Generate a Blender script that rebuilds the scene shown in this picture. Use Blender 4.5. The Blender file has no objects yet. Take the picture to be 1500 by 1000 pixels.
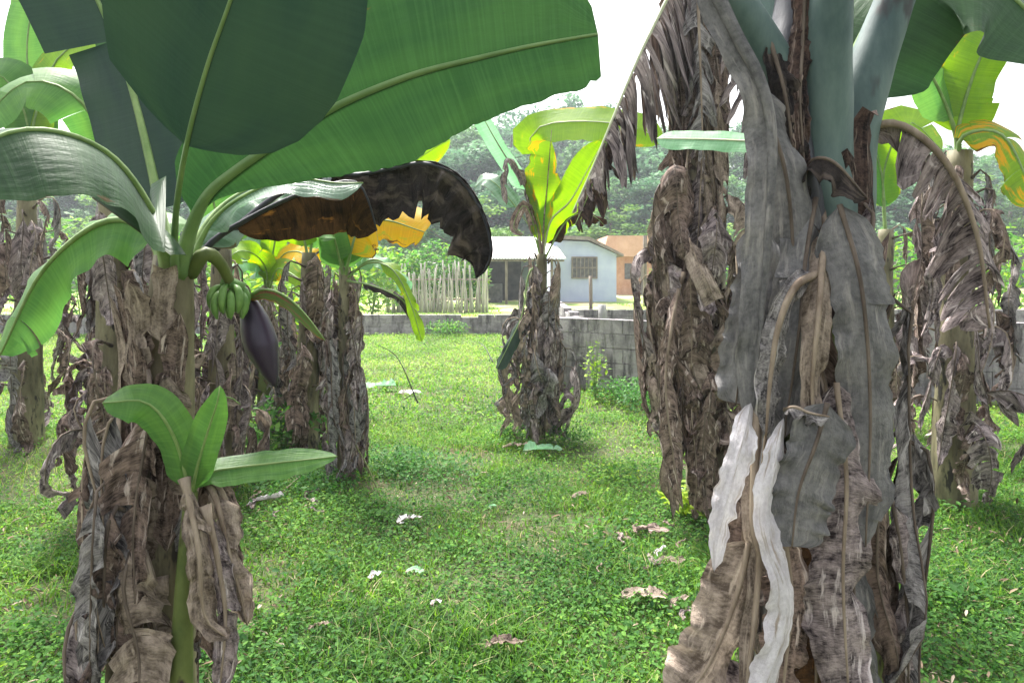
import bpy, math, random
import numpy as np
from mathutils import Vector, noise, Matrix
random.seed(7); rng = np.random.default_rng(7)
PI = math.pi
scene = bpy.context.scene
COL = scene.collection
V = Vector
CAM_Z, HOR, FPX = 1.6, 395.0, 1000.0

def at(px, py, d):
    """a point of the place, d metres ahead of the camera, seen at pixel px,py of the 1500x1000 photograph"""
    return V(((px - 750.0) * d / FPX, d, CAM_Z - (py - HOR) * d / FPX))
def U(a, b): return random.uniform(a, b)

# ------------------------------------------------------------------ materials
class NT:
    def __init__(s, name):
        s.m = bpy.data.materials.new(name); s.m.use_nodes = True
        s.t = s.m.node_tree; s.t.nodes.clear()
        s.out = s.n('ShaderNodeOutputMaterial')
        s.b = s.n('ShaderNodeBsdfPrincipled')
        s.l(s.b.outputs[0], s.out.inputs[0])
    def n(s, k, **kw):
        x = s.t.nodes.new(k)
        for a, v in kw.items(): setattr(x, a, v)
        return x
    def l(s, a, b): s.t.links.new(a, b)
    def math(s, op, a, b=None, c=None, clamp=False):
        x = s.n('ShaderNodeMath', operation=op, use_clamp=clamp)
        for i, v in enumerate((a, b, c)):
            if v is None: continue
            if isinstance(v, (int, float)): x.inputs[i].default_value = v
            else: s.l(v, x.inputs[i])
        return x.outputs[0]
    def mix(s, f, a, b):
        x = s.n('ShaderNodeMix', data_type='RGBA')
        for i, v in ((0, f), (6, a), (7, b)):
            if isinstance(v, (int, float)): x.inputs[i].default_value = v
            elif isinstance(v, (tuple, list)): x.inputs[i].default_value = (*v[:3], 1)
            else: s.l(v, x.inputs[i])
        return x.outputs[2]
    def noise(s, vec, scale, detail=4, rough=.55, dist=0):
        x = s.n('ShaderNodeTexNoise'); x.inputs['Scale'].default_value = scale
        x.inputs['Detail'].default_value = detail; x.inputs['Roughness'].default_value = rough
        x.inputs['Distortion'].default_value = dist
        if vec is not None: s.l(vec, x.inputs['Vector'])
        return x.outputs[0]
    def mapr(s, v, a, b, c=0., d=1.):
        x = s.n('ShaderNodeMapRange'); x.inputs[1].default_value = a; x.inputs[2].default_value = b
        x.inputs[3].default_value = c; x.inputs[4].default_value = d
        s.l(v, x.inputs[0]); return x.outputs[0]
    def bump(s, h, strength=.4, dist=.01):
        x = s.n('ShaderNodeBump'); x.inputs['Strength'].default_value = strength
        x.inputs['Distance'].default_value = dist; s.l(h, x.inputs['Height'])
        s.l(x.outputs[0], s.b.inputs['Normal']); return x.outputs[0]
    def coord(s, which='Object'):
        return s.n('ShaderNodeTexCoord').outputs[which]

def uvvec(t, su, sv, offset=True):
    uv = t.n('ShaderNodeSeparateXYZ'); t.l(t.coord('UV'), uv.inputs[0])
    c = t.n('ShaderNodeCombineXYZ')
    t.l(t.math('MULTIPLY', uv.outputs[0], su), c.inputs[0])
    t.l(t.math('MULTIPLY', uv.outputs[1], sv), c.inputs[1])
    if offset:
        oi = t.n('ShaderNodeObjectInfo')
        t.l(t.math('MULTIPLY', oi.outputs['Random'], 57.0), c.inputs[2])
    return c.outputs[0], uv.outputs[0], uv.outputs[1]

def translucent(t, col, amt):
    tr = t.n('ShaderNodeBsdfTranslucent')
    if isinstance(col, tuple): tr.inputs[0].default_value = (*col, 1)
    else: t.l(col, tr.inputs[0])
    mx = t.n('ShaderNodeMixShader'); mx.inputs[0].default_value = amt
    t.l(t.b.outputs[0], mx.inputs[1]); t.l(tr.outputs[0], mx.inputs[2]); t.l(mx.outputs[0], t.out.inputs[0])

def green_leaf(name, c1, c2, rough=.45, tr=.35, trc=None, yellow=None, ythr=(.55, .7), brown=None, bthr=(.7, .78), vein=.25, spec=.3):
    t = NT(name)
    vec, u, v = uvvec(t, 1.6, 1.2)
    big = t.noise(vec, 1.6, 3)
    col = t.mix(t.mapr(big, .35, .65), c1, c2)
    fv, _, _ = uvvec(t, 130, .8)
    fine = t.noise(fv, 1.0, 2)
    col = t.mix(t.mapr(fine, .4, .75, 0, vein), col, tuple(min(1, x * 1.7 + .012) for x in c2))
    sp = t.noise(vec, 26, 3, .6)
    col = t.mix(t.mapr(sp, .64, .78, 0, .45), col, tuple(x * .55 + .02 for x in c1))
    av = t.math('ABSOLUTE', v)
    if yellow:
        f = t.math('ADD', t.noise(vec, 3.2, 4, .6), t.math('MULTIPLY', av, .12))
        col = t.mix(t.mapr(f, *ythr), col, yellow)
    if brown:
        f = t.math('ADD', t.noise(vec, 4.1, 5, .65), t.math('MULTIPLY', t.math('POWER', av, 5), .25))
        col = t.mix(t.mapr(f, *bthr), col, brown)
    t.l(col, t.b.inputs['Base Color']); t.b.inputs['Roughness'].default_value = rough
    t.b.inputs['Specular IOR Level'].default_value = spec
    h = t.math('ADD', t.math('MULTIPLY', fine, .5), t.math('MULTIPLY', t.noise(vec, 9, 3), 1.2))
    t.bump(h, .35, .006)
    hs = t.n('ShaderNodeHueSaturation'); hs.inputs['Saturation'].default_value = 1.15; hs.inputs['Value'].default_value = 1.7 if trc is None else trc
    t.l(col, hs.inputs['Color'])
    translucent(t, hs.outputs[0], tr)
    return t.m

def dead_leaf_mat(name, dark, light, third=None, tr=.12, rough=.75, streak=38, third_t=(.55, .7)):
    t = NT(name)
    vec, u, v = uvvec(t, streak, 1.3)
    f = t.noise(vec, 1.0, 5, .6, .3)
    v2, _, _ = uvvec(t, 4, 1.5)
    g = t.noise(v2, 1.3, 4, .6)
    v3, _, _ = uvvec(t, streak * 6, 5); f3 = t.noise(v3, 1.0, 3, .6)
    col = t.mix(t.mapr(t.math('ADD', t.math('ADD', t.math('MULTIPLY', f, .42), t.math('MULTIPLY', g, .33)), t.math('MULTIPLY', f3, .25)), .41, .59), dark, light)
    if third: col = t.mix(t.mapr(t.noise(v2, 2.3, 4, .6), *third_t), col, third)
    sp = t.noise(v2, 17, 3, .7)
    col = t.mix(t.mapr(sp, .62, .72, 0, .55), col, tuple(x * .5 for x in dark))
    t.l(col, t.b.inputs['Base Color']); t.b.inputs['Roughness'].default_value = rough
    t.b.inputs['Specular IOR Level'].default_value = .12
    t.bump(t.math('ADD', t.math('ADD', f, t.math('MULTIPLY', f3, .6)), t.math('MULTIPLY', sp, .6)), .8, .007)
    translucent(t, col, tr)
    return t.m

def plain(name, c1, c2, scale=8, rough=.7, bump=.3, bd=.01, stretch=(1, 1, 1), thr=(.35, .65), spec=.3, spots=None):
    t = NT(name)
    mp = t.n('ShaderNodeMapping'); mp.inputs['Scale'].default_value = stretch
    t.l(t.coord('Object'), mp.inputs[0])
    f = t.noise(mp.outputs[0], scale, 6, .62)
    col = t.mix(t.mapr(f, *thr), c1, c2)
    if spots:
        g = t.noise(mp.outputs[0], scale * spots[1], 4, .6)
        col = t.mix(t.mapr(g, .58, .64), col, spots[0])
    t.l(col, t.b.inputs['Base Color']); t.b.inputs['Roughness'].default_value = rough
    t.b.inputs['Specular IOR Level'].default_value = spec
    if bump: t.bump(f, bump, bd)
    return t.m

M = {}
M['big'] = green_leaf('broad_green_leaf', (.022, .060, .022), (.036, .088, .028), .5, .26, 1.15, vein=.28, brown=(.10, .065, .025), bthr=(.80, .86))
M['dark'] = green_leaf('dark_green_leaf', (.013, .035, .024), (.022, .050, .028), .5, .14, 1.1, vein=.12)
M['glossy'] = green_leaf('glossy_leaf', (.06, .15, .06), (.20, .30, .22), .26, .3, 1.2, brown=(.12, .07, .03), bthr=(.74, .82), spec=.7)
M['mid'] = green_leaf('mid_green_leaf', (.075, .18, .05), (.12, .25, .06), .45, .4, 1.4)
M['lime'] = green_leaf('lime_leaf', (.15, .27, .03), (.21, .34, .035), .5, .5, 1.35, yellow=(.60, .36, .02), ythr=(.70, .76), brown=(.14, .08, .03), bthr=(.80, .86))
M['limeyellow'] = green_leaf('yellowing_leaf', (.15, .27, .03), (.21, .34, .035), .5, .5, 1.3, yellow=(.62, .34, .015), ythr=(.56, .64), brown=(.12, .06, .02), bthr=(.74, .80))
M['limeyellow2'] = green_leaf('half_yellow_leaf', (.15, .27, .03), (.21, .34, .035), .5, .5, 1.3, yellow=(.62, .34, .015), ythr=(.62, .67), brown=(.12, .06, .02), bthr=(.72, .78))
M['yellow'] = green_leaf('yellow_leaf', (.55, .38, .004), (.66, .33, .003), .5, .45, 1.2, yellow=(.30, .42, .04), ythr=(.66, .74), brown=(.10, .05, .02), bthr=(.70, .78))
M['pale'] = green_leaf('pale_green_leaf', (.20, .42, .22), (.28, .50, .30), .4, .4, 1.2)
M['bract'] = green_leaf('bract_leaf', (.16, .05, .05), (.30, .11, .06), .4, .3, 1.2, yellow=(.10, .18, .04), ythr=(.50, .60), brown=(.34, .14, .06), bthr=(.60, .75))
M['d_gray'] = dead_leaf_mat('dry_gray_leaf', (.035, .032, .034), (.42, .39, .38), third=(.58, .54, .53), third_t=(.58, .68), tr=.06)
M['d_mauve'] = dead_leaf_mat('dry_mauve_leaf', (.028, .020, .023), (.42, .345, .335), third=(.64, .56, .54), third_t=(.57, .66), tr=.07)
M['d_brown'] = dead_leaf_mat('dry_brown_leaf', (.028, .019, .016), (.32, .235, .195), third=(.60, .50, .44), third_t=(.57, .67), tr=.07)
M['d_black'] = dead_leaf_mat('blackened_leaf', (.008, .007, .008), (.045, .036, .032), third=(.12, .095, .08), third_t=(.50, .66), rough=.45, streak=24, tr=.03)
M['d_rust'] = dead_leaf_mat('rusty_leaf', (.018, .011, .008), (.09, .045, .018), third=(.34, .15, .03), third_t=(.60, .70), rough=.6, tr=.10)
M['d_rust2'] = dead_leaf_mat('dark_clumped_leaf', (.012, .009, .010), (.13, .085, .07), third=(.36, .28, .23), third_t=(.58, .7))
M['d_pale'] = dead_leaf_mat('papery_pale_leaf', (.56, .52, .54), (.80, .76, .78), third=(.40, .33, .28), third_t=(.57, .70), tr=.12, rough=.8, streak=20)
M['d_tan'] = dead_leaf_mat('dry_tan_leaf', (.10, .075, .058), (.46, .37, .30), third=(.56, .46, .37), tr=.15, streak=26)
M['slate'] = dead_leaf_mat('smooth_slate_leaf', (.10, .098, .10), (.23, .222, .218), third=(.33, .31, .29), third_t=(.55, .72), rough=.65, streak=15, tr=.05)
M['petiole'] = plain('petiole_green', (.13, .22, .06), (.24, .34, .12), 14, .45, .2, .004)
M['rib_light_green'] = plain('midrib_light_green', (.13, .22, .08), (.20, .30, .12), 9, .5, .15, .003)  # midribs a little paler than the blade
M['petiole_dry'] = plain('petiole_dry', (.14, .10, .07), (.36, .29, .22), 22, .75, .5, .006, (1, 1, .3))
M['rib_dark'] = plain('petiole_dark', (.06, .045, .035), (.18, .14, .11), 22, .75, .5, .006, (1, 1, .3))
M['petiole_pale'] = plain('petiole_pale', (.42, .46, .28), (.58, .60, .42), 14, .5, .2, .004)
M['wax'] = plain('waxy_blue_green_petiole', (.055, .095, .092), (.14, .20, .18), 9, .55, .35, .01, (1, 1, .35), spots=((.045, .05, .05), .75))
M['stem'] = plain('pseudostem', (.07, .06, .035), (.28, .25, .15), 9, .65, .6, .012, (1, 1, .28), spots=((.035, .03, .025), 1.7))
M['stem_mottle'] = plain('mottled_pseudostem', (.12, .11, .07), (.34, .31, .22), 11, .6, .5, .012, (1, 1, .5), spots=((.07, .055, .045), 1.6))
M['stem_green'] = plain('green_pseudostem', (.07, .10, .025), (.17, .20, .06), 7, .55, .4, .012, (1, 1, .6), spots=((.035, .02, .02), 1.4))
M['stem_dark'] = plain('dark_sheath', (.02, .022, .03), (.07, .07, .08), 8, .5, .5, .012, (1, 1, .4))
M['bud'] = plain('flower_bud', (.012, .008, .020), (.035, .020, .044), 10, .4, .3, .005, (1, 1, .4), spec=.5)
M['banana'] = plain('unripe_banana', (.10, .22, .05), (.20, .34, .10), 20, .45, .2, .003)
M['bark'] = plain('bark', (.08, .06, .045), (.22, .18, .14), 6, .9, .6, .03, (1, 1, .3))

# ------------------------------------------------------------------ mesh helpers
def link(name, me, mats, parent=None, smooth=True):
    if smooth: me.polygons.foreach_set('use_smooth', [True] * len(me.polygons))
    o = bpy.data.objects.new(name, me); COL.objects.link(o)
    for m in (mats if isinstance(mats, (list, tuple)) else [mats]): me.materials.append(m)
    if parent is not None:
        o.parent = parent
        off = V(parent.location)
        if parent.parent: off = V(parent.location) + V(parent.parent.location)
        me.transform(Matrix.Translation(-off))
    return o
def meshd(name, vs, fs, uvs=None):
    me = bpy.data.meshes.new(name); me.from_pydata([tuple(v) for v in vs], [], fs); 
    if uvs is not None:
        l = me.uv_layers.new(name='UVMap')
        idx = np.empty(len(me.loops), dtype=np.int32); me.loops.foreach_get('vertex_index', idx)
        l.data.foreach_set('uv', np.asarray(uvs, dtype=np.float32)[idx].ravel())
    me.update(); return me
def tag(o, label, cat, group=None, kind=None):
    if label: o['label'] = label
    if cat: o['category'] = cat
    if group: o['group'] = group
    if kind: o['kind'] = kind
    return o
def thing(name, loc, label, cat, group=None):
    o = bpy.data.objects.new(name, None); COL.objects.link(o); o.location = loc
    o.empty_display_size = .2
    return tag(o, label, cat, group)
def struct(o): o['kind'] = 'structure'; return o

def spline(pts, n):
    pts = [V(p) for p in pts]
    if len(pts) == 2: pts = [pts[0], (pts[0] + pts[1]) / 2, pts[1]]
    P = [pts[0] * 2 - pts[1]] + pts + [pts[-1] * 2 - pts[-2]]
    m = len(pts) - 1; dens = []
    for i in range(m):
        for k in range(24):
            t = k / 24; a, b, c, d = P[i:i + 4]
            dens.append(.5 * ((2 * b) + (c - a) * t + (2 * a - 5 * b + 4 * c - d) * t * t + (3 * b - a - 3 * c + d) * t ** 3))
    dens.append(pts[-1])
    cum = [0]
    for i in range(1, len(dens)): cum.append(cum[-1] + (dens[i] - dens[i - 1]).length)
    L = cum[-1]; out = []; j = 0
    for i in range(n + 1):
        s = L * i / n
        while j < len(cum) - 2 and cum[j + 1] < s: j += 1
        f = (s - cum[j]) / max(1e-9, cum[j + 1] - cum[j])
        out.append(dens[j].lerp(dens[j + 1], min(1, f)))
    return out, L

def tube_data(pts, rad, n=16, seg=8, flat=1.0, wob=0., vs=None, fs=None, uv=None, flatdir=None):
    vs = [] if vs is None else vs; fs = [] if fs is None else fs; uv = [] if uv is None else uv
    sp, L = spline(pts, n); base = len(vs); prevN = None
    for i, p in enumerate(sp):
        T = (sp[min(n, i + 1)] - sp[max(0, i - 1)]).normalized()
        ref = prevN if prevN is not None else (V(flatdir) if flatdir is not None else (V((0, 1, 0.1)) if abs(T.y) < .9 else V((1, 0, 0))))
        N = (ref - T * ref.dot(T)).normalized(); prevN = N; B = T.cross(N)
        s = i / n
        r = rad(s) if callable(rad) else (np.interp(s, np.linspace(0, 1, len(rad)), rad) if isinstance(rad, (list, tuple)) else rad)
        for k in range(seg):
            a = 2 * PI * k / seg
            w = 1 + (wob * noise.noise(V((math.cos(a) * 1.5, math.sin(a) * 1.5, s * 6 + base * .37))) if wob else 0)
            vs.append(p + (N * math.cos(a) * flat + B * math.sin(a)) * r * w); uv.append((s * L, k / seg))
    for i in range(n):
        for k in range(seg):
            a = base + i * seg + k; b = base + i * seg + (k + 1) % seg
            fs.append((a, b, b + seg, a + seg))
    fs.append(tuple(base + k for k in range(seg))[::-1]); fs.append(tuple(base + n * seg + k for k in range(seg)))
    return vs, fs, uv
def tube(name, pts, rad, mat, parent=None, **kw):
    vs, fs, uv = tube_data(pts, rad, **kw)
    return link(name, meshd(name, vs, fs, uv), mat, parent)

def leaf(name, pts, wl, wr, normal, mat, parent, rib=None, ribr=.012, s0=.0, s1=1.0, ang=(0.1, 0.1), limp=0., crumple=0.,
         wave=.02, wfreq=5, tears=0, shrink=0., rag=0., n=34, K=6, base_round=.10, tip_round=.22, seed=None, skew=.15, jit=.15, gap=0., fine=0., flare=0.9):
    """one leaf: a blade on both sides of a midrib. Every vein runs out from the midrib, sags by limp and crinkles by crumple."""
    seed = random.random() * 100 if seed is None else seed
    rnd = random.Random(int(seed * 1000))
    sp, L = spline(pts, n)
    vs, fs, uv = [], [], []
    T = [(sp[min(n, i + 1)] - sp[max(0, i - 1)]).normalized() for i in range(n + 1)]
    nh = V(normal)
    for side, w, a0 in ((1, wl, ang[0]), (-1, wr, ang[1])):
        wfun = (lambda x, w=w: float(np.interp(x, [p[0] for p in w], [p[1] for p in w]))) if isinstance(w, list) else (lambda x, w=w: w)
        if not isinstance(w, list) and w <= 0: continue
        cuts = sorted({int(round(n * (s0 + (s1 - s0) * rnd.uniform(.06, .96)))) for _ in range(tears)})
        lo, hi = int(round(n * s0)), int(round(n * s1))
        bounds = [lo] + [c for c in cuts if lo < c < hi] + [hi]
        for bi in range(len(bounds) - 1):
            i0, i1 = bounds[bi], bounds[bi + 1]
            da = rnd.uniform(-1, 1) * jit if len(bounds) > 2 else 0; lm = limp * (1 + (rnd.uniform(-.4, .6) if len(bounds) > 2 else 0))
            wj = rnd.uniform(.7, 1.05) if len(bounds) > 2 else 1
            sh = shrink * rnd.uniform(.4, 1.3); off = rnd.random() * 9 if len(bounds) > 2 else 0
            sub = max(2, i1 - i0) if i1 - i0 >= 3 else 4
            rows = []
            for q in range(sub + 1):
                fi = i0 + (i1 - i0) * q / sub; ia = min(n - 1, int(fi)); ff = fi - ia
                p = sp[ia].lerp(sp[ia + 1], ff); t = T[ia].lerp(T[ia + 1], ff).normalized()
                s = fi / n; x = (s - s0) / (s1 - s0)
                prof = math.sin(PI / 2 * min(1, max(0, x / base_round))) ** .6 * math.sin(PI / 2 * min(1, max(0, (1 - x) / tip_round))) ** .65; w_ = wfun(min(1, max(0, x)))
                ww = w_ * prof * wj * (1 + rag * noise.noise(V((s * L * 16, seed, side))) + rag * .8 * noise.noise(V((s * L * 47, seed, side))))
                if gap and len(bounds) > 2:
                    e = min(q, sub - q) / max(1, sub); ww *= 1 - gap * max(0, .28 - e) / .28
                N = (nh - t * nh.dot(t)).normalized(); Ld = t.cross(N) * side
                a = a0 + da
                d = (Ld * math.cos(a) - N * math.sin(a) + t * skew).normalized()
                row = [p.copy()]
                for k in range(K):
                    v = (k + 1) / K
                    nz = noise.noise_vector(V((s * wfreq * 1.7 + off, v * 1.6, seed + side * 3)))
                    n2 = noise.noise_vector(V((s * wfreq * 4.3 + 1.5 * nz.x + off, v * 4, seed + 7 + side * 3))) * (.35 + 1.3 * abs(nz.y))
                    d = (d + V((0, 0, -1)) * lm + (nz * 1.0 + n2 * .7) * crumple).normalized()
                    p = p + d * ww / K
                    pos = p + N * wave * 1.8 * v * v * noise.noise(V((s * wfreq * 2.1, side * 3.3, seed))) * min(1, prof)
                    if fine: pos = pos + N * fine * noise.noise(V((fi * .9, v * 2.2, seed)))
                    row.append(pos)
                rows.append((fi, row))
            if sh:
                mid = rows[len(rows) // 2][1]
                for fi, row in rows:
                    for k in range(1, K + 1):
                        row[k] = row[k].lerp(mid[k], min(.85, sh * (k / K) ** .7))
            b = len(vs)
            for fi, row in rows:
                for k, pp in enumerate(row): vs.append(pp); uv.append((fi / n * L, side * k / K))
            for q in range(len(rows) - 1):
                for k in range(K):
                    a_ = b + q * (K + 1) + k
                    f = (a_, a_ + 1, a_ + K + 2, a_ + K + 1)
                    fs.append(f if side > 0 else f[::-1])
    for i, vv in enumerate(vs):
        if vv.z < .03: vv.z = .03 + abs(noise.noise(vv * 9)) * .03
    o = link(name, meshd(name, vs, fs, uv), mat, parent)
    if ribr:
        tube_pts = [V((p.x, p.y, max(.03, p.z))) for p in sp[::2]]
        r = tube('midrib', tube_pts, lambda s: (ribr * (1 - .85 * s) + .0012) * (1 + flare * math.exp(-s * 16)), rib or M['petiole'], None, n=max(8, n // 2), seg=6)
        r.parent = o
        r.data.transform(Matrix.Translation(-(V(parent.location) if parent is not None else V((0, 0, 0)))))
    return o

def stemfun(base, top):
    base, top = V(base), V(top)
    return lambda z: base.lerp(top, max(0, min(1, (z - base.z) / (top.z - base.z))))

def skirt(parent, sf, r0, count, zhi, zlo, lens, mats, spread=.12, azc=-PI / 2, azw=PI, w=(.05, .12), K=5, zmin=.03, crum=.35, name='dead_leaf', n=26):
    """dry leaves folded down around a stem, one part each"""
    for i in range(count):
        z0 = zhi + (zlo - zhi) * (i + random.random()) / count
        az = azc + U(-azw, azw); L = U(*lens); L = min(L, max(.25, z0 - zmin + U(0, .1)))
        c = sf(z0); out = V((math.cos(az), math.sin(az), 0)); tan = V((-out.y, out.x, 0))
        sw = U(-.12, .12); sd = spread * U(.4, 1.5)
        P = []
        for f, ro, up in ((0, r0 * .8, 0), (.07, r0 + sd * .7, .05), (.2, r0 + sd * 1.15, -.10), (.5, r0 + sd * U(.8, 1.2), -.5), (.8, r0 + sd * U(.5, 1.3), -.8), (1, r0 + sd * U(.3, 1.6), -1)):
            zz = z0 + (up * L if up < 0 else up); cc = sf(zz)
            P.append(V((cc.x, cc.y, zz)) + out * ro + tan * sw * f + V((U(-1, 1), U(-1, 1), 0)) * .02)
        a = U(.2, 1.3); flat_ = random.random() < .35; cr_ = crum * (.35 if flat_ else U(.6, 1.3)); wm = 1.35 if flat_ else 1
        leaf(name, P, U(*w) * wm, U(*w) * wm, out, random.choice(mats), parent, rib=random.choice([M['petiole_dry'], M['rib_dark'], M['rib_dark']]), ribr=U(.003, .006), s0=U(.06, .22),
             ang=(a, a * U(.4, 1.2)), limp=U(.1, .35), crumple=cr_, wave=.02, wfreq=U(1.5, 5), tears=random.choice((0, 2, 4, 7)),
             shrink=U(.0, .25) if flat_ else U(.1, .6), rag=.35, n=n, K=K, jit=.5, fine=.02, tip_round=.5)

def pseudostem(parent, base, top, r0, r1, mat, bend=V((0, 0, 0)), wob=.12):
    base, top = V(base), V(top); mid = (base + top) / 2 + V(bend)
    return tube('pseudostem', [base - V((0, 0, .05)), mid, top], [r0 * 1.15, r0, (r0 + r1) / 2, r1], mat, parent, n=26, seg=18, wob=wob)
def sheaths(parent, sf, z0, z1, r, n, mat):
    """loose strips of dry leaf sheath lying on the stem"""
    for i in range(n):
        az = U(-PI, 0); a = U(z0, z1); b = a + U(.25, .7) * min(1, z1 - z0); o = V((math.cos(az), math.sin(az), 0))
        P = [sf(z) + o * (r + .008 + .03 * (k == 3)) for k, z in enumerate(np.linspace(a, b, 4))]
        P[-1] = P[-1] + V((0, 0, 0))
        leaf('leaf_sheath', P, .05, .05, o, mat, parent, ribr=0, ang=(.35, .35), crumple=.12, wave=.004, rag=.4, n=16, K=4, tears=1)

# ------------------------------------------------------------------ ground
def gz(x, y):
    return .035 * noise.noise(V((x * .55, y * .55, 3.1))) + .02 * noise.noise(V((x * 1.9, y * 1.9, 8.)))
def build_ground():
    xs = np.concatenate([np.linspace(-220, -14, 26), np.linspace(-13, 13, 120), np.linspace(14, 220, 26)])
    ys = np.concatenate([np.linspace(-10, 1, 8), np.linspace(1.2, 20, 110), np.linspace(21, 60, 30), np.linspace(65, 280, 24)])
    vs = [(x, y, gz(x, y)) for y in ys for x in xs]; w = len(xs)
    fs = [(j * w + i, j * w + i + 1, (j + 1) * w + i + 1, (j + 1) * w + i) for j in range(len(ys) - 1) for i in range(w - 1)]
    t = NT('soil_and_thatch'); c = t.coord()
    f = t.noise(c, 1.1, 6, .6); g = t.noise(c, 28, 4, .7)
    col = t.mix(t.mapr(g, .35, .7), (.035, .055, .018), (.12, .13, .05))
    col = t.mix(t.mapr(f, .56, .68), col, (.17, .12, .075))
    sep = t.n('ShaderNodeSeparateXYZ'); t.l(c, sep.inputs[0])
    far = t.mix(t.mapr(t.noise(c, .35, 4), .48, .6), (.24, .36, .07), (.52, .44, .28))
    col = t.mix(t.mapr(sep.outputs[1], 17.0, 18.5), col, far)
    t.l(col, t.b.inputs['Base Color']); t.b.inputs['Roughness'].default_value = .95; t.bump(g, .8, .03)
    o = link('ground', meshd('ground', vs, fs), t.m); struct(o)
build_ground()

def soup(name, verts, faces_quads, uv, mat, parent=None, smooth=False):
    """verts (N,3), quads (M,4) as numpy, uv per vertex"""
    me = bpy.data.meshes.new(name)
    me.vertices.add(len(verts)); me.vertices.foreach_set('co', verts.astype(np.float32).ravel())
    m = len(faces_quads)
    me.loops.add(m * 4); me.loops.foreach_set('vertex_index', faces_quads.astype(np.int32).ravel())
    me.polygons.add(m); me.polygons.foreach_set('loop_start', np.arange(0, m * 4, 4, dtype=np.int32))
    me.update(calc_edges=True); me.validate()
    l = me.uv_layers.new(name='UVMap'); l.data.foreach_set('uv', uv[faces_quads.ravel()].astype(np.float32).ravel())
    if smooth: me.polygons.foreach_set('use_smooth', np.ones(m, dtype=bool))
    o = bpy.data.objects.new(name, me); COL.objects.link(o); me.materials.append(mat)
    if parent is not None: o.parent = parent
    return o

def foliage_mat(name, stops, tr=.35, rough=.55, patch=None, sat=1.1, trv=1.5, pscale=.6, pthr=(.45, .62)):
    t = NT(name)
    uv = t.n('ShaderNodeSeparateXYZ'); t.l(t.coord('UV'), uv.inputs[0])
    r = t.n('ShaderNodeValToRGB'); r.color_ramp.interpolation = 'LINEAR'
    el = r.color_ramp.elements
    while len(el) < len(stops): el.new(.5)
    for e, (p, c) in zip(el, stops): e.position = p; e.color = (*c, 1)
    t.l(uv.outputs[0], r.inputs[0]); col = r.outputs[0]
    if patch:  # dark patches in the colour: painted shading as well as other species
        geo = t.n('ShaderNodeNewGeometry')
        f = t.noise(geo.outputs['Position'], pscale, 4, .6)
        mm = t.n('ShaderNodeMix', data_type='RGBA', blend_type='MULTIPLY')
        t.l(t.mapr(f, *pthr), mm.inputs[0]); t.l(col, mm.inputs[6]); mm.inputs[7].default_value = (*patch, 1)
        col = mm.outputs[2]
    t.l(col, t.b.inputs['Base Color']); t.b.inputs['Roughness'].default_value = rough
    t.b.inputs['Specular IOR Level'].default_value = .12
    hs = t.n('ShaderNodeHueSaturation'); hs.inputs['Saturation'].default_value = sat; hs.inputs['Value'].default_value = trv
    t.l(col, hs.inputs['Color']); translucent(t, hs.outputs[0], tr)
    return t.m

def vnoise2(x, y, sc, seed):
    """cheap value noise for numpy arrays"""
    x = x * sc + seed * 17.3; y = y * sc + seed * 5.1
    xi, yi = np.floor(x).astype(int), np.floor(y).astype(int); xf, yf = x - xi, y - yi
    h = lambda a, b: np.modf(np.abs(np.sin(a * 127.1 + b * 311.7) * 43758.5453))[0]
    u, v = xf * xf * (3 - 2 * xf), yf * yf * (3 - 2 * yf)
    return (h(xi, yi) * (1 - u) + h(xi + 1, yi) * u) * (1 - v) + (h(xi, yi + 1) * (1 - u) + h(xi + 1, yi + 1) * u) * v

def scatter(n, y0, y1, xr, power=1.0):
    y = y0 + (y1 - y0) * rng.random(n) ** power
    x = (rng.random(n) * 2 - 1) * (xr * y + .4)
    return x, y
def gzn(x, y):
    return np.array([gz(a, b) for a, b in zip(x, y)])

def blades(x, y, h, w, lean, tone, segs=3):
    """bent grass blades: segs quads each"""
    n = len(x); z = gzn(x, y) - .005
    az = rng.random(n) * 2 * PI; fx, fy = np.cos(az), np.sin(az)
    wa = az + PI / 2 + rng.normal(0, .3, n); wx, wy = np.cos(wa), np.sin(wa)
    V_ = np.zeros((n, (segs + 1) * 2, 3)); UV = np.zeros((n, (segs + 1) * 2, 2))
    for k in range(segs + 1):
        s = k / segs; ww = w * (1 - s ** 1.6) * .5 + .0006
        ox = lean * h * s * s; oz = h * (s - .35 * lean * s * s)
        for j, sg in enumerate((-1, 1)):
            V_[:, k * 2 + j, 0] = x + fx * ox + wx * ww * sg
            V_[:, k * 2 + j, 1] = y + fy * ox + wy * ww * sg
            V_[:, k * 2 + j, 2] = z + oz
            UV[:, k * 2 + j, 0] = tone; UV[:, k * 2 + j, 1] = s
    q = np.array([[k * 2, k * 2 + 1, k * 2 + 3, k * 2 + 2] for k in range(segs)])
    F = (np.arange(n)[:, None, None] * (segs + 1) * 2 + q[None]).reshape(-1, 4)
    return V_.reshape(-1, 3), F, UV.reshape(-1, 2)
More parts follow.
